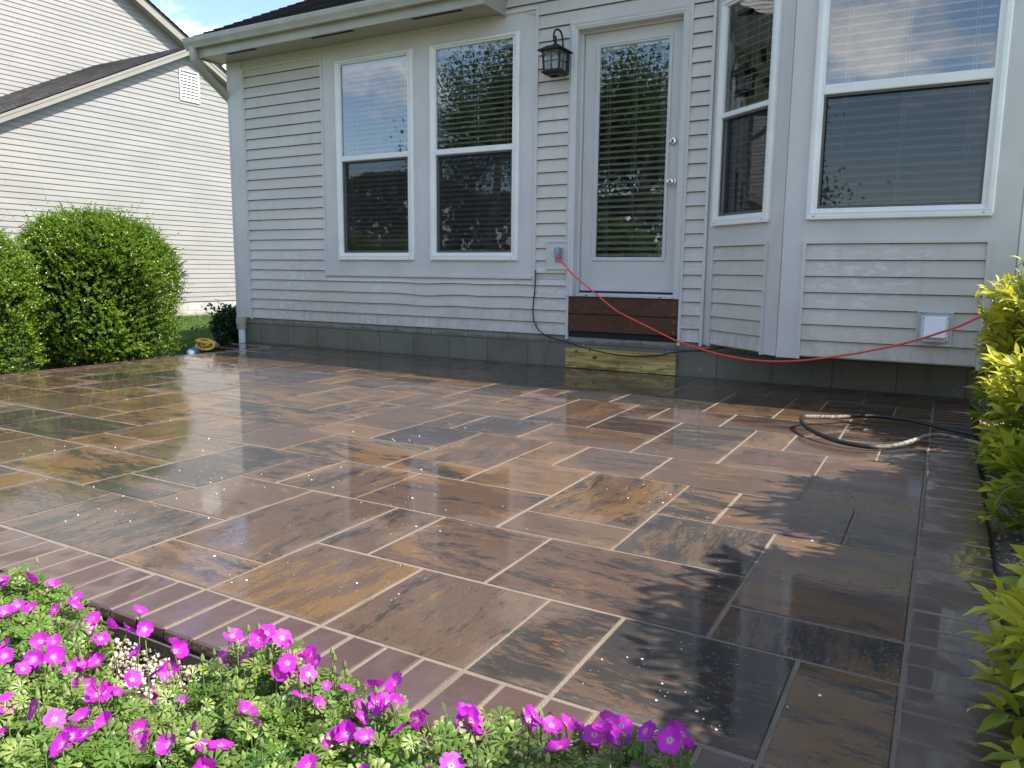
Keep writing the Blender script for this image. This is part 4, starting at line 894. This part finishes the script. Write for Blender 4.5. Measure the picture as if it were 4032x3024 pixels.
LEAF_L = ([(0, 0, 0), (-0.18, 0.30, 0.06), (0, 0.32, 0.0), (0.18, 0.30, 0.06), (-0.15, 0.64, 0.02), (0, 0.66, -0.05), (0.15, 0.64, 0.02), (0, 1, -0.20)],
          [(0, 2, 1), (0, 3, 2), (1, 2, 5), (1, 5, 4), (2, 3, 6), (2, 6, 5), (4, 5, 7), (5, 6, 7)])
def sprigs(B, D, L, m, lo=0.1):
    """leaf positions and directions along shoots from B in direction D of length L"""
    n = len(B); t = np.linspace(lo, 1, m)[None, :] + rng.normal(0, 0.02, (n, m))
    Pp = B[:, None] + D[:, None] * (L[:, None] * t)[..., None]
    a = np.vstack([unit(np.cross(D, rng.normal(size=(n, 3))))]); b = np.cross(D, a)
    ph = (np.arange(m) * 2.4)[None] + rng.uniform(0, 6.3, (n, 1)) + rng.normal(0, 0.35, (n, m))
    rad = a[:, None] * np.cos(ph)[..., None] + b[:, None] * np.sin(ph)[..., None]
    out = (0.35 + 0.55 * t)[..., None] * D[:, None] + rad * (1.05 - 0.45 * t)[..., None]
    return Pp.reshape(-1, 3), unit(out.reshape(-1, 3)), np.repeat(np.arange(n), m), t.ravel()

def hedge(name, label, c, r, h, n_sp, seed, m, cat='hedge', lf=(0.021, 0.031), group=None, sqz=0.0, bottom=0.03, extra=0.10):
    global rng
    rng = np.random.default_rng(seed)
    t_ = thing(name, label, cat, (c[0], c[1], c[2]), group)
    th = rng.uniform(0, 2 * np.pi, n_sp); zz = rng.beta(1.15, 0.85, n_sp)
    def prof(z): return np.where(z < 0.5, 0.90 + 0.12 * np.sin(np.pi * z), np.sqrt(np.maximum(0, 1 - ((z - 0.5) / 0.5) ** 2.6)) * 1.02)
    # area-correct top: part of the shoots on the cap
    cap = rng.random(n_sp) < 0.33; rr = np.sqrt(rng.random(n_sp))
    lump = 1 + 0.10 * np.sin(3 * th + seed) + 0.06 * np.sin(5 * th + 7 * zz + seed * 2) + 0.05 * np.sin(11 * zz + 2 * th)
    pr = prof(zz) * lump
    z = np.where(cap, 0.5 + 0.5 * (1 - np.clip(rr, 0, 0.999) ** 2.6) ** (1 / 2.6) * (1 + 0.035 * np.sin(9 * th) * rr), zz); rad = np.where(cap, rr * lump, pr)
    dep = 1 - rng.beta(1, 5, n_sp) * 0.42
    px = rad * np.cos(th) * dep; py = rad * np.sin(th) * dep
    B = np.c_[c[0] + px * r[0], c[1] + py * r[1], c[2] + bottom + z * (h - bottom) * np.where(cap, 0.97 * dep ** 0.3, 1)]
    Dn = unit(np.c_[px / r[0], py / r[1], np.where(cap, 1.2 * (1 - rr * 0.6), 0.12) / h * 1.0])
    Dn = unit(Dn + rng.normal(0, 0.35, (n_sp, 3)) + np.array([0, 0, 0.42]))
    L = rng.gamma(5, 0.016, n_sp).clip(0.03, 0.16) * np.where(rng.random(n_sp) < 0.035, 2.1, 1)
    Pp, Dd, idx, tt = sprigs(B, Dn, L, 15)
    Nn = unit(rng.normal(0, 0.5, Pp.shape) + np.array([0, 0, 1.0]) + 0.5 * Dn[idx])
    S = rng.uniform(lf[0], lf[1], len(Pp)) * (1.1 - 0.35 * tt)
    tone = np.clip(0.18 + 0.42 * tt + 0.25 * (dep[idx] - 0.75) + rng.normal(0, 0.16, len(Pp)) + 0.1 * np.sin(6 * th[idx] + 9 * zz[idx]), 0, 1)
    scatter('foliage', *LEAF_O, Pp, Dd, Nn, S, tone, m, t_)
    b = MB()
    for k in range(16):
        a = rng.uniform(0, 6.28); q = rng.uniform(0.2, 0.85); e = Vector((c[0] + r[0] * q * math.cos(a), c[1] + r[1] * q * math.sin(a), c[2] + h * rng.uniform(0.55, 0.9)))
        s0 = Vector((c[0] + 0.03 * r[0] * math.cos(a * 2), c[1] + 0.03 * r[0] * math.sin(a * 2), c[2] - 0.03)); mid = s0.lerp(e, 0.5) + Vector((0, 0, 0.08))
        b.tube(catmull([s0, mid, e], 4), [0.014 * (1 - i / 10) + 0.003 for i in range(9)], 6)
    b.build('stems', M_BARK, t_, True)
    # dense inner leaves, toned dark to put shade into the gaps
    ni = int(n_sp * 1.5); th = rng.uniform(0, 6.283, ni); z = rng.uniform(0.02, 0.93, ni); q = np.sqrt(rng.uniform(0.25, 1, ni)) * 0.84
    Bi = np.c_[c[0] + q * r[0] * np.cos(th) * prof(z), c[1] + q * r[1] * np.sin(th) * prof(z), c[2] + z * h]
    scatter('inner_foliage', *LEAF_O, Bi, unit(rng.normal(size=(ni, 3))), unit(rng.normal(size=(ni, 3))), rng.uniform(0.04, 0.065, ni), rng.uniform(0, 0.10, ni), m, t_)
    return t_
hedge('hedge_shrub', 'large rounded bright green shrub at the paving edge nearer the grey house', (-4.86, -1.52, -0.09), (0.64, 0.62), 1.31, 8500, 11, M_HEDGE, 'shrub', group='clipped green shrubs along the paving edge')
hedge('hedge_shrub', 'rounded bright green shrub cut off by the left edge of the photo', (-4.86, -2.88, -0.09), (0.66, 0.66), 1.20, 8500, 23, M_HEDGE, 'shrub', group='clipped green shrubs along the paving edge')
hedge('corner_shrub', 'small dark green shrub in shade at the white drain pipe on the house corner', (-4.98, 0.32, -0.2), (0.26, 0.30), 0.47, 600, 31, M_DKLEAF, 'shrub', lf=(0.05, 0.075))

# yellow green shrubs on the right
def shoots(name, label, roots, m, seed, lf, nl, group=None, cat='shrub', loc=None, yel=0.0):
    global rng
    rng = np.random.default_rng(seed)
    B = np.array([q[0] for q in roots], float); Tp = np.array([q[1] for q in roots], float); lo = np.array([q[2] for q in roots], float)
    t_ = thing(name, label, cat, loc or tuple(B[0]), group)
    b = MB()
    for q0, q1 in zip(B, Tp):
        mid = (q0 + q1) / 2 + rng.normal(0, 0.02, 3); b.tube(catmull([q0, mid, q1], 4), [0.005 - 0.00035 * i for i in range(9)], 5)
    b.build('stems', M_STEM, t_, True)
    D = unit(Tp - B); L = np.linalg.norm(Tp - B, axis=1)
    Pp, Dd, idx, tt = sprigs(B, D, L, nl, 0.0)
    tt = np.clip(lo[idx] + tt * (1 - lo[idx]), 0, 1.05)
    Dd = unit(Dd + np.array([0, 0, 0.15]) + rng.normal(0, 0.18, Dd.shape))
    Nn = unit(np.array([0, 0, 1.0]) + rng.normal(0, 0.45, Pp.shape))
    S = rng.uniform(lf[0], lf[1], len(Pp)) * (1.05 - 0.35 * (tt > 0.93))
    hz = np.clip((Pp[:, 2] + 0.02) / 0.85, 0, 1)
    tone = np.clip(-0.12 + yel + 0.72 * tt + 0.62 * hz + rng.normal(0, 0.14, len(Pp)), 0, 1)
    scatter('foliage', *LEAF_L, Pp, Dd, Nn, np.c_[S, S, S], tone, m, t_)
    return t_
def clump(c, r, h, n, spread=0.4, seed=1, lo=0.1, minx=None):
    q = np.random.default_rng(seed); out = []
    for k in range(n):
        a = q.uniform(0, 6.283); d = math.sqrt(q.random()); hh = h * (1 - 0.42 * d * d) * q.uniform(0.72, 1.05)
        bx, by = c[0] + 0.45 * r[0] * d * math.cos(a), c[1] + 0.45 * r[1] * d * math.sin(a)
        tx, ty = c[0] + r[0] * d * math.cos(a), c[1] + r[1] * d * math.sin(a)
        z0 = c[2] + hh * q.uniform(0.0, 0.72)
        f = (z0 - c[2]) / hh; p0 = (bx + (tx - bx) * f, by + (ty - by) * f, z0); p1 = (tx + q.normal(0, 0.03), ty + q.normal(0, 0.03), c[2] + hh)
        if minx is not None and p1[0] < minx: continue
        out.append((p0, p1, f))
    # low side shoots
    for k in range(n // 2):
        a = q.uniform(0, 6.283); z = c[2] + h * q.uniform(0.05, 0.6); p0 = (c[0] + 0.6 * r[0] * math.cos(a), c[1] + 0.6 * r[1] * math.sin(a), z)
        p1 = (c[0] + 1.02 * r[0] * math.cos(a), c[1] + 1.02 * r[1] * math.sin(a), z + h * q.uniform(0.02, 0.14))
        if minx is not None and p1[0] < minx: continue
        out.append((p0, p1, 0.05))
    return out
GY = 'yellow green shrubs along the right edge'
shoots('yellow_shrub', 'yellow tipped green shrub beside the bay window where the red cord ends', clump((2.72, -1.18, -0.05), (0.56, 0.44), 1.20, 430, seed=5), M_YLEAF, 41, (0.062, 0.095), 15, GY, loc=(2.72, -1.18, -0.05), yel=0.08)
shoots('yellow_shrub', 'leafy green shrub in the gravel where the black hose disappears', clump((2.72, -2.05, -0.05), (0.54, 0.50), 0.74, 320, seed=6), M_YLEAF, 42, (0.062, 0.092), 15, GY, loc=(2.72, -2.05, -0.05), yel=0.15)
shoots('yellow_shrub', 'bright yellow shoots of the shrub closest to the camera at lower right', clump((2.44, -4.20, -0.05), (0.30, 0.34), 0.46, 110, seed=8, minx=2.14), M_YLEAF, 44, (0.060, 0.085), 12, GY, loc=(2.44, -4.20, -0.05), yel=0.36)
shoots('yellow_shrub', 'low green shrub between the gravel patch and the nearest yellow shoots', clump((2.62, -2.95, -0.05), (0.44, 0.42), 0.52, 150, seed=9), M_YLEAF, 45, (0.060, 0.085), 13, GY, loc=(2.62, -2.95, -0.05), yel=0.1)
# taller shrubs of the same row just outside the frame: they throw the shade on the right of the paving
shoots('tall_shrub', 'tall dense shrub right of the paving that shades the middle of the border', clump((2.98, -2.72, -0.05), (0.54, 0.62), 1.72, 620, seed=12), M_YLEAF, 46, (0.09, 0.13), 14, loc=(2.98, -2.75, -0.05))
shoots('tall_shrub', 'tall dense shrub right of the paving that shades its lower right corner', clump((2.98, -3.72, -0.05), (0.56, 0.66), 1.80, 620, seed=13), M_YLEAF, 47, (0.09, 0.13), 14, loc=(2.98, -3.75, -0.05))
shoots('tall_shrub', 'tall dense shrub right of the camera at the front end of the row', clump((2.98, -4.72, -0.05), (0.56, 0.62), 1.80, 560, seed=14), M_YLEAF, 48, (0.09, 0.13), 14, loc=(2.98, -4.75, -0.05))

# geraniums
def gleaf():
    tv = [(0, 0, 0)]; tf = []; tn = [0.25]
    for k, a in enumerate((-2.05, -1.25, -0.62, 0.0, 0.62, 1.25, 2.05)):
        L = (0.72, 0.88, 0.97, 1.0, 0.97, 0.88, 0.72)[k]; s_, c_ = math.sin(a), math.cos(a)
        def P(al, sd, up): return (al * s_ + sd * c_, al * c_ - sd * s_, up)
        i = len(tv); tv += [P(0.46 * L, -0.065, 0.10), P(0.46 * L, 0.065, 0.10), P(0.86 * L, -0.19, 0.05), P(0.70 * L, 0.0, 0.14), P(0.86 * L, 0.19, 0.05), P(L, 0.0, 0.05)]; tn += [0.5] * 6
        tf += [(0, i + 1, i), (i, i + 1, i + 3), (i, i + 3, i + 2), (i + 1, i + 4, i + 3), (i + 3, i + 5, i + 2), (i + 3, i + 4, i + 5)]
    return tv, tf
GL = gleaf()
def flower_mesh(name, cup, seed):
    q = random.Random(seed); V = []; F = []; T = []
    for k in range(5):
        a = k * 2 * math.pi / 5 + q.uniform(-0.06, 0.06); s_, c_ = math.sin(a), math.cos(a); i = len(V); nr, nc = 6, 7; tw = q.uniform(-0.08, 0.08); cu = cup * q.uniform(0.8, 1.25)
        for r_ in range(nr):
            u = r_ / (nr - 1); wd = 0.07 + 0.66 * u ** 0.8 * (1 - 0.28 * u ** 4)
            for j in range(nc):
                v = (j / (nc - 1) - 0.5) * 2; notch = 0.17 * (1 - abs(v)) ** 2 * u ** 4 + 0.16 * abs(v) ** 3 * u ** 2
                rr = 0.05 + u * (0.97 - notch); sd = v * wd * 1.0; z = cu * (u ** 1.6) + 0.06 * v * v * u - 0.05 * u ** 5 * 2 + tw * v * u + 0.030 * math.sin(9 * v + 2 * k) * u - 0.07 * abs(v) * u
                V.append((rr * s_ + sd * c_, rr * c_ - sd * s_, z)); T.append(u)
        for r_ in range(nr - 1):
            for j in range(nc - 1): F.append((i + r_ * nc + j, i + r_ * nc + j + 1, i + (r_ + 1) * nc + j + 1, i + (r_ + 1) * nc + j))
    me = bpy.data.meshes.new(name); me.from_pydata(V, [], F); me.materials.append(M_PETAL); me.materials.append(M_STEM)
    n0 = len(F)
    b = MB(); lathe(b, (0, 0, -0.02), ZV, [(0.0, 0.05), (0.08, 0.06), (0.20, 0.03), (0.24, 0.05), (0.27, 0.01)], 8)
    lathe(b, (0, 0, -0.22), ZV, [(0.0, 0.05), (0.10, 0.13), (0.20, 0.09)], 8)
    for k in range(5):
        a = (k + 0.5) * 2 * math.pi / 5; s_, c_ = math.sin(a), math.cos(a)
        b.poly([(0.04 * c_, -0.04 * s_, -0.12), (0.30 * s_ + 0.09 * c_, 0.30 * c_ - 0.09 * s_, -0.02), (0.52 * s_, 0.52 * c_, 0.02), (0.30 * s_ - 0.09 * c_, 0.30 * c_ + 0.09 * s_, -0.02)])
    off = len(V); V2 = V + [tuple(x) for x in b.v]; F2 = F + [tuple(x + off for x in f) for f in b.f]; me2 = bpy.data.meshes.new(name); me2.from_pydata(V2, [], F2)
    me2.materials.append(M_PETAL); me2.materials.append(M_STEM); me2.polygons.foreach_set('material_index', [0] * n0 + [1] * (len(F2) - n0))
    at = me2.attributes.new('tone', 'FLOAT', 'POINT'); at.data.foreach_set('value', T + [0.0] * (len(V2) - len(V))); me2.shade_smooth()
    return me2
FMESH = [flower_mesh('flower', c_, k) for k, c_ in enumerate((0.20, 0.38, 0.62, 1.0))]
FLOWERS = [(0.262, -4.926, 0.1), (0.307, -4.894, 0.1), (0.357, -4.873, 0.1), (0.395, -4.965, 0.1), (0.408, -5.0, 0.1), (0.459, -4.882, 0.1), (0.497, -4.908, 0.1), (0.573, -4.902, 0.1), (0.532, -4.891, 0.1), (0.665, -4.873, 0.1), (0.642, -4.926, 0.1), (0.631, -4.96, 0.1), (0.704, -4.927, 0.1), (0.725, -4.905, 0.1), (0.588, -4.963, 0.1), (0.592, -5.028, 0.1), (0.616, -5.017, 0.1), (0.67, -5.049, 0.1), (0.557, -5.073, 0.1), (0.593, -5.092, 0.1), (0.717, -5.017, 0.1), (0.721, -4.998, 0.1), (0.806, -4.977, 0.1), (0.736, -5.057, 0.1), (0.854, -5.019, 0.1), (0.878, -4.989, 0.1), (0.878, -4.962, 0.1), (0.912, -5.016, 0.1), (0.822, -5.093, 0.1), (0.905, -5.078, 0.1), (0.759, -5.174, 0.1), (0.81, -5.159, 0.1), (0.868, -5.159, 0.1), (0.916, -5.145, 0.1), (0.842, -5.222, 0.1), (0.969, -5.19, 0.1), (0.986, -5.213, 0.1), (0.986, -5.18, 0.1), (0.97, -5.136, 0.1), (1.072, -5.141, 0.1), (1.103, -5.127, 0.1), (1.158, -5.106, 0.1), (0.995, -5.024, 0.1), (1.007, -4.899, 0.1), (1.097, -5.078, 0.1), (1.131, -5.035, 0.1), (1.188, -5.043, 0.1), (1.096, -4.914, 0.1), (1.103, -4.89, 0.1), (1.201, -4.927, 0.1), (1.112, -4.906, 0.161), (1.078, -4.872, 0.167), (1.056, -4.864, 0.183), (1.122, -4.872, 0.209), (1.021, -4.867, 0.174), (1.026, -4.888, 0.169), (0.929, -4.866, 0.128), (0.884, -4.859, 0.118), (0.897, -4.861, 0.1), (1.153, -4.901, 0.196), (1.197, -4.904, 0.183), (1.133, -4.861, 0.132), (1.305, -5.018, 0.1), (1.309, -4.999, 0.1), (0.809, -4.906, 0.1), (0.839, -4.923, 0.1), (1.234, -4.897, 0.189), (1.298, -4.853, 0.172), (1.332, -4.894, 0.173), (1.258, -4.859, 0.131), (1.267, -4.904, 0.1), (1.287, -4.885, 0.1), (1.307, -4.943, 0.1), (1.354, -4.924, 0.1), (1.36, -4.859, 0.117), (1.353, -4.868, 0.1), (1.317, -4.988, 0.1), (1.352, -4.99, 0.1), (1.406, -4.943, 0.1), (1.427, -4.941, 0.1), (1.403, -4.976, 0.1), (1.487, -4.925, 0.1), (1.566, -4.881, 0.18), (1.618, -4.882, 0.197), (1.624, -4.86, 0.17), (1.551, -4.865, 0.137), (1.46, -4.864, 0.112), (1.484, -4.879, 0.123), (1.471, -4.881, 0.1), (1.457, -4.91, 0.1), (1.475, -4.916, 0.1), (1.679, -4.895, 0.232), (1.671, -4.857, 0.194), (1.699, -4.882, 0.218), (1.734, -4.886, 0.251), (1.762, -4.865, 0.225), (1.767, -4.887, 0.214), (1.694, -4.878, 0.152), (1.652, -4.86, 0.148), (1.786, -4.865, 0.205), (1.778, -4.871, 0.234), (1.831, -4.874, 0.195), (1.842, -4.854, 0.188)]
CENT = [(0.40, -5.04, 'magenta flowering geranium clump at the lower left corner'), (0.80, -5.10, 'magenta flowering geranium clump next to the bare patch of gravel'),
        (1.12, -5.00, 'tallest magenta geranium clump leaning over the border bricks'), (1.55, -4.92, 'magenta flowering geranium clump at the lower middle, reaching into the shade')]
BED = [((0.15, -4.90), (0.78, -4.98)), ]
rng = np.random.default_rng(77)
# canopy outline in plan; inside it leaves stand at the canopy height
OUT = np.array([(-0.25, -4.83), (0.10, -4.81), (0.375, -4.81), (0.486, -4.83), (0.56, -4.89), (0.66, -4.985), (0.78, -5.05), (0.90, -5.02), (0.885, -4.89), (0.87, -4.80), (0.92, -4.775), (1.0, -4.775), (1.10, -4.785), (1.20, -4.80),
                (1.30, -4.84), (1.37, -4.87), (1.415, -4.93), (1.45, -4.89), (1.50, -4.82), (1.60, -4.785), (1.72, -4.79), (1.80, -4.83), (1.86, -4.92), (1.9, -5.2), (1.5, -5.45), (0.9, -5.5), (0.2, -5.42), (-0.3, -5.25)])
def inside(P):
    x, y = P[:, 0], P[:, 1]; r_ = np.zeros(len(P), bool); n = len(OUT)
    for i in range(n):
        (x0, y0), (x1, y1) = OUT[i], OUT[(i + 1) % n]
        cnd = ((y0 > y) != (y1 > y)); xi = (x1 - x0) * (y - y0) / (y1 - y0 + 1e-12) + x0; r_ ^= cnd & (x < xi)
    return r_
def canopy(x, y):
    d = np.full(len(x), 9.0); n = len(OUT)
    for i in range(n):
        a, b_ = OUT[i], OUT[(i + 1) % n]; ab = b_ - a; t = np.clip(((x - a[0]) * ab[0] + (y - a[1]) * ab[1]) / (ab @ ab), 0, 1)
        d = np.minimum(d, np.hypot(x - a[0] - t * ab[0], y - a[1] - t * ab[1]))
    top = 0.092 + 0.056 * np.clip((x - 1.28) / 0.16, 0, 1) + 0.022 * np.clip((x - 0.6) / 0.5, 0, 1)
    return -0.115 + (top + 0.115) * np.clip(0.45 + d / 0.07, 0, 1) ** 0.6 + 0.018 * np.sin(17 * x + 3) * np.sin(19 * y)
N = 17000
PP = np.c_[rng.uniform(-0.3, 1.95, N * 2), rng.uniform(-5.5, -4.76, N * 2)]; PP = PP[inside(PP)][:N]
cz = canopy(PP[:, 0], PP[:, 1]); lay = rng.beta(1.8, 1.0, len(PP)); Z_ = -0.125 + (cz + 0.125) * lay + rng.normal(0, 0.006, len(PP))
cent = np.array([(c_[0], c_[1]) for c_ in CENT]); own = np.argmin(((PP[:, None] - cent[None]) ** 2).sum(-1), 1)
ex = np.c_[rng.uniform(0.2, 1.8, 300), rng.uniform(-5.25, -4.82, 300), np.zeros(300)]; ex = ex[inside(ex)][:46]; ex[:, 2] = canopy(ex[:, 0], ex[:, 1]) + rng.uniform(-0.012, 0.012, len(ex))
FL = np.r_[np.array(FLOWERS), ex]; fown = np.argmin(((FL[:, None, :2] - cent[None]) ** 2).sum(-1), 1)
cfl = canopy(FL[:, 0], FL[:, 1])
for k, (cx, cy, lab) in enumerate(CENT):
    t_ = thing('geranium_plant', lab, 'flowering plant', (cx, cy, -0.125), 'magenta geraniums in the front bed')
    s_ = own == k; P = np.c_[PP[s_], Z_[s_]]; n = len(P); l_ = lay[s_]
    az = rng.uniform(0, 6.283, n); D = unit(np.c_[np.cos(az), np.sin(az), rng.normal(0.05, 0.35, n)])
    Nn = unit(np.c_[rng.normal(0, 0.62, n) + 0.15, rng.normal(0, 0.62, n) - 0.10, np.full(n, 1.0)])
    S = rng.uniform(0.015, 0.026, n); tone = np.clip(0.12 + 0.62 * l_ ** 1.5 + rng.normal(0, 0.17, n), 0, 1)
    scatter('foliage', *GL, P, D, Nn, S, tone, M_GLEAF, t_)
    b = MB(); idx = rng.choice(n, min(n, 520), replace=False)
    for i in idx:
        q = Vector(P[i]); g0 = Vector((q.x + (cx - q.x) * 0.15 + rng.normal(0, 0.012), q.y + (cy - q.y) * 0.15 + rng.normal(0, 0.012), -0.13)); b.tube([g0, g0.lerp(q, 0.6) + Vector((0, 0, 0.015)), q], 0.0010, 4, caps=False)
    fi = np.where(fown == k)[0]
    for i in fi:
        q = Vector(FL[i]); q.z = min(max(q.z, cfl[i] + 0.004), cfl[i] + 0.030); FL[i, 2] = q.z
        g0 = Vector((q.x + rng.normal(0, 0.02), q.y + rng.normal(0, 0.02), -0.10)); b.tube(catmull([g0, g0.lerp(q, 0.6) + Vector((rng.normal(0, 0.006), rng.normal(0, 0.006), 0.01)), q - ZV * 0.003], 3), 0.0011, 5, caps=False)
    # buds
    for j in range(60):
        i = rng.integers(n); q = Vector((P[i][0], P[i][1], cz[s_][i] + rng.uniform(0.004, 0.035))); b.tube([q - ZV * 0.05, q], 0.0009, 4, caps=False)
        b.tube([q, q + ZV * 0.004, q + ZV * 0.010, q + ZV * 0.015], [0.0022, 0.0038, 0.0030, 0.0006], 6)
    b.build('stems', M_STEM, t_, True)
    for i in fi:
        o = bpy.data.objects.new('flower', FMESH[int(rng.choice(4, p=[0.34, 0.34, 0.22, 0.10]))]); COL.objects.link(o)
        d = unit(np.array([0.25 + rng.normal(0, 0.55), -0.25 + rng.normal(0, 0.55), 0.75])); o.rotation_mode = 'QUATERNION'
        o.rotation_quaternion = Vector(d).to_track_quat('Z', 'Y') @ Matrix.Rotation(rng.uniform(0, 6.28), 3, 'Z').to_quaternion()
        s0 = rng.uniform(0.0135, 0.0185) * (0.55 if rng.random() < 0.10 else 1); o.scale = (s0, s0, s0); o.location = FL[i]; setparent(o, t_)

# ------------------------------------------------------------------ lawn grass between the houses
rng = np.random.default_rng(5)
n = 60000
u = rng.random(n); X = -5.2 - 7.7 * u ** 0.8; Yc = -0.62 + (X + 5.2) * -0.82
Y = Yc + rng.uniform(-1.5, 2.2, n) * (0.35 + 0.65 * u) + 0.5
Zg = np.array([gz(a, b) for a, b in zip(X, Y)])
D = unit(np.c_[rng.normal(0, 0.38, n), rng.normal(0, 0.38, n), np.ones(n)]); H = rng.uniform(0.045, 0.10, n)
gb = ([(-0.5, 0, 0), (0.5, 0, 0), (0.33, 0.55, 0.12), (-0.33, 0.55, 0.12), (0, 1, 0.40)], [(0, 1, 2), (0, 2, 3), (3, 2, 4)])
struct(scatter('lawn_grass', *gb, np.c_[X, Y, Zg], D, unit(rng.normal(size=(n, 3))), np.c_[rng.uniform(0.004, 0.008, n) * (1 + u), H, H], np.clip(rng.normal(0.45, 0.2, n) + 0.15 * np.sin(X * 3) * np.sin(Y * 2.3), 0, 1), M_GRASS), 'stuff')

# ------------------------------------------------------------------ the garden behind the camera, seen in the windows
def tree(name, label, c, h, r, nleaf, seed, trunk=0.16, base=0.3, lf=(0.09, 0.15), group=None):
    global rng
    rng = np.random.default_rng(seed)
    t_ = thing(name, label, 'tree', c, group); b = MB(); c = np.array(c, float); ends = []
    def limb(p, d, L, rad, lev):
        pts = [p]; q = p.copy(); dd = d.copy()
        for i in range(4): dd = unit(dd + rng.normal(0, 0.16, 3) + np.array([0, 0, 0.05])); q = q + dd * L / 4; pts.append(q.copy())
        b.tube([Vector(x) for x in pts], [rad * (1 - 0.14 * i) for i in range(5)], 6 if lev < 2 else 4, caps=False)
        if lev >= 3: ends.append((pts[2], dd)); ends.append((pts[4], dd)); return
        for k in range(4 if lev else 7):
            f = rng.uniform(0.35, 1.0); pp = pts[int(f * 4)]
            a = rng.normal(size=3); a = unit(a - dd * (a @ dd)); limb(pp, unit(dd * 0.55 + a * 0.75 + np.array([0, 0, 0.08])), L * rng.uniform(0.55, 0.72) * (r * 0.9 / (h * 0.45) if lev == 0 else 1), rad * 0.48, lev + 1)
    limb(c, np.array([0, 0, 1.0]), h * 0.62, trunk, 0)
    b.build('trunk', M_BARK, t_, True)
    E_ = np.array([e[0] for e in ends]); k = rng.integers(len(E_), size=nleaf); P = E_[k] + rng.normal(0, 0.24, (nleaf, 3)) * (r / 2.4)
    P = P[P[:, 2] > c[2] + h * base]; n = len(P)
    scatter('crown', *LEAF_O, P, unit(rng.normal(size=(n, 3)) + np.array([0, 0, -0.2])), unit(rng.normal(0, 0.6, (n, 3)) + np.array([0, 0, 1.0])), rng.uniform(lf[0], lf[1], n), np.clip(rng.normal(0.4, 0.2, n), 0, 1), M_TLEAF, t_)
tree('shade_tree', 'spreading shade tree in the back garden reflected in the glazed door', (-6.4, -13.6, -0.16), 9.6, 4.0, 46000, 3, 0.20, 0.22)
tree('shade_tree', 'leafy garden tree reflected at the right of the wide window', (-10.6, -14.6, -0.16), 9.4, 3.8, 26000, 4, 0.17, 0.24)
def bigshrub(x, y, r, h, seed, lab): hedge('garden_shrub', lab, (x, y, -0.16), (r, r), h, 2600, seed, M_TLEAF, 'shrub', lf=(0.10, 0.16))
bigshrub(-15.5, -16.5, 3.0, 4.2, 61, 'broad dark shrub at the back of the garden reflected low in the left window')
bigshrub(-19.5, -17.5, 2.8, 3.8, 62, 'dark shrub at the far end of the garden reflected beside the left frame')
bigshrub(-11.5, -19.0, 2.8, 3.6, 63, 'dark shrub under the garden tree reflected in the lower sash')
bigshrub(-8.4, -20.5, 2.8, 3.5, 65, 'dark shrub behind the trunk of the reflected shade tree')
bigshrub(-5.0, -9.5, 1.25, 2.0, 64, 'olive green shrub on the lawn reflected at the foot of the door glass')
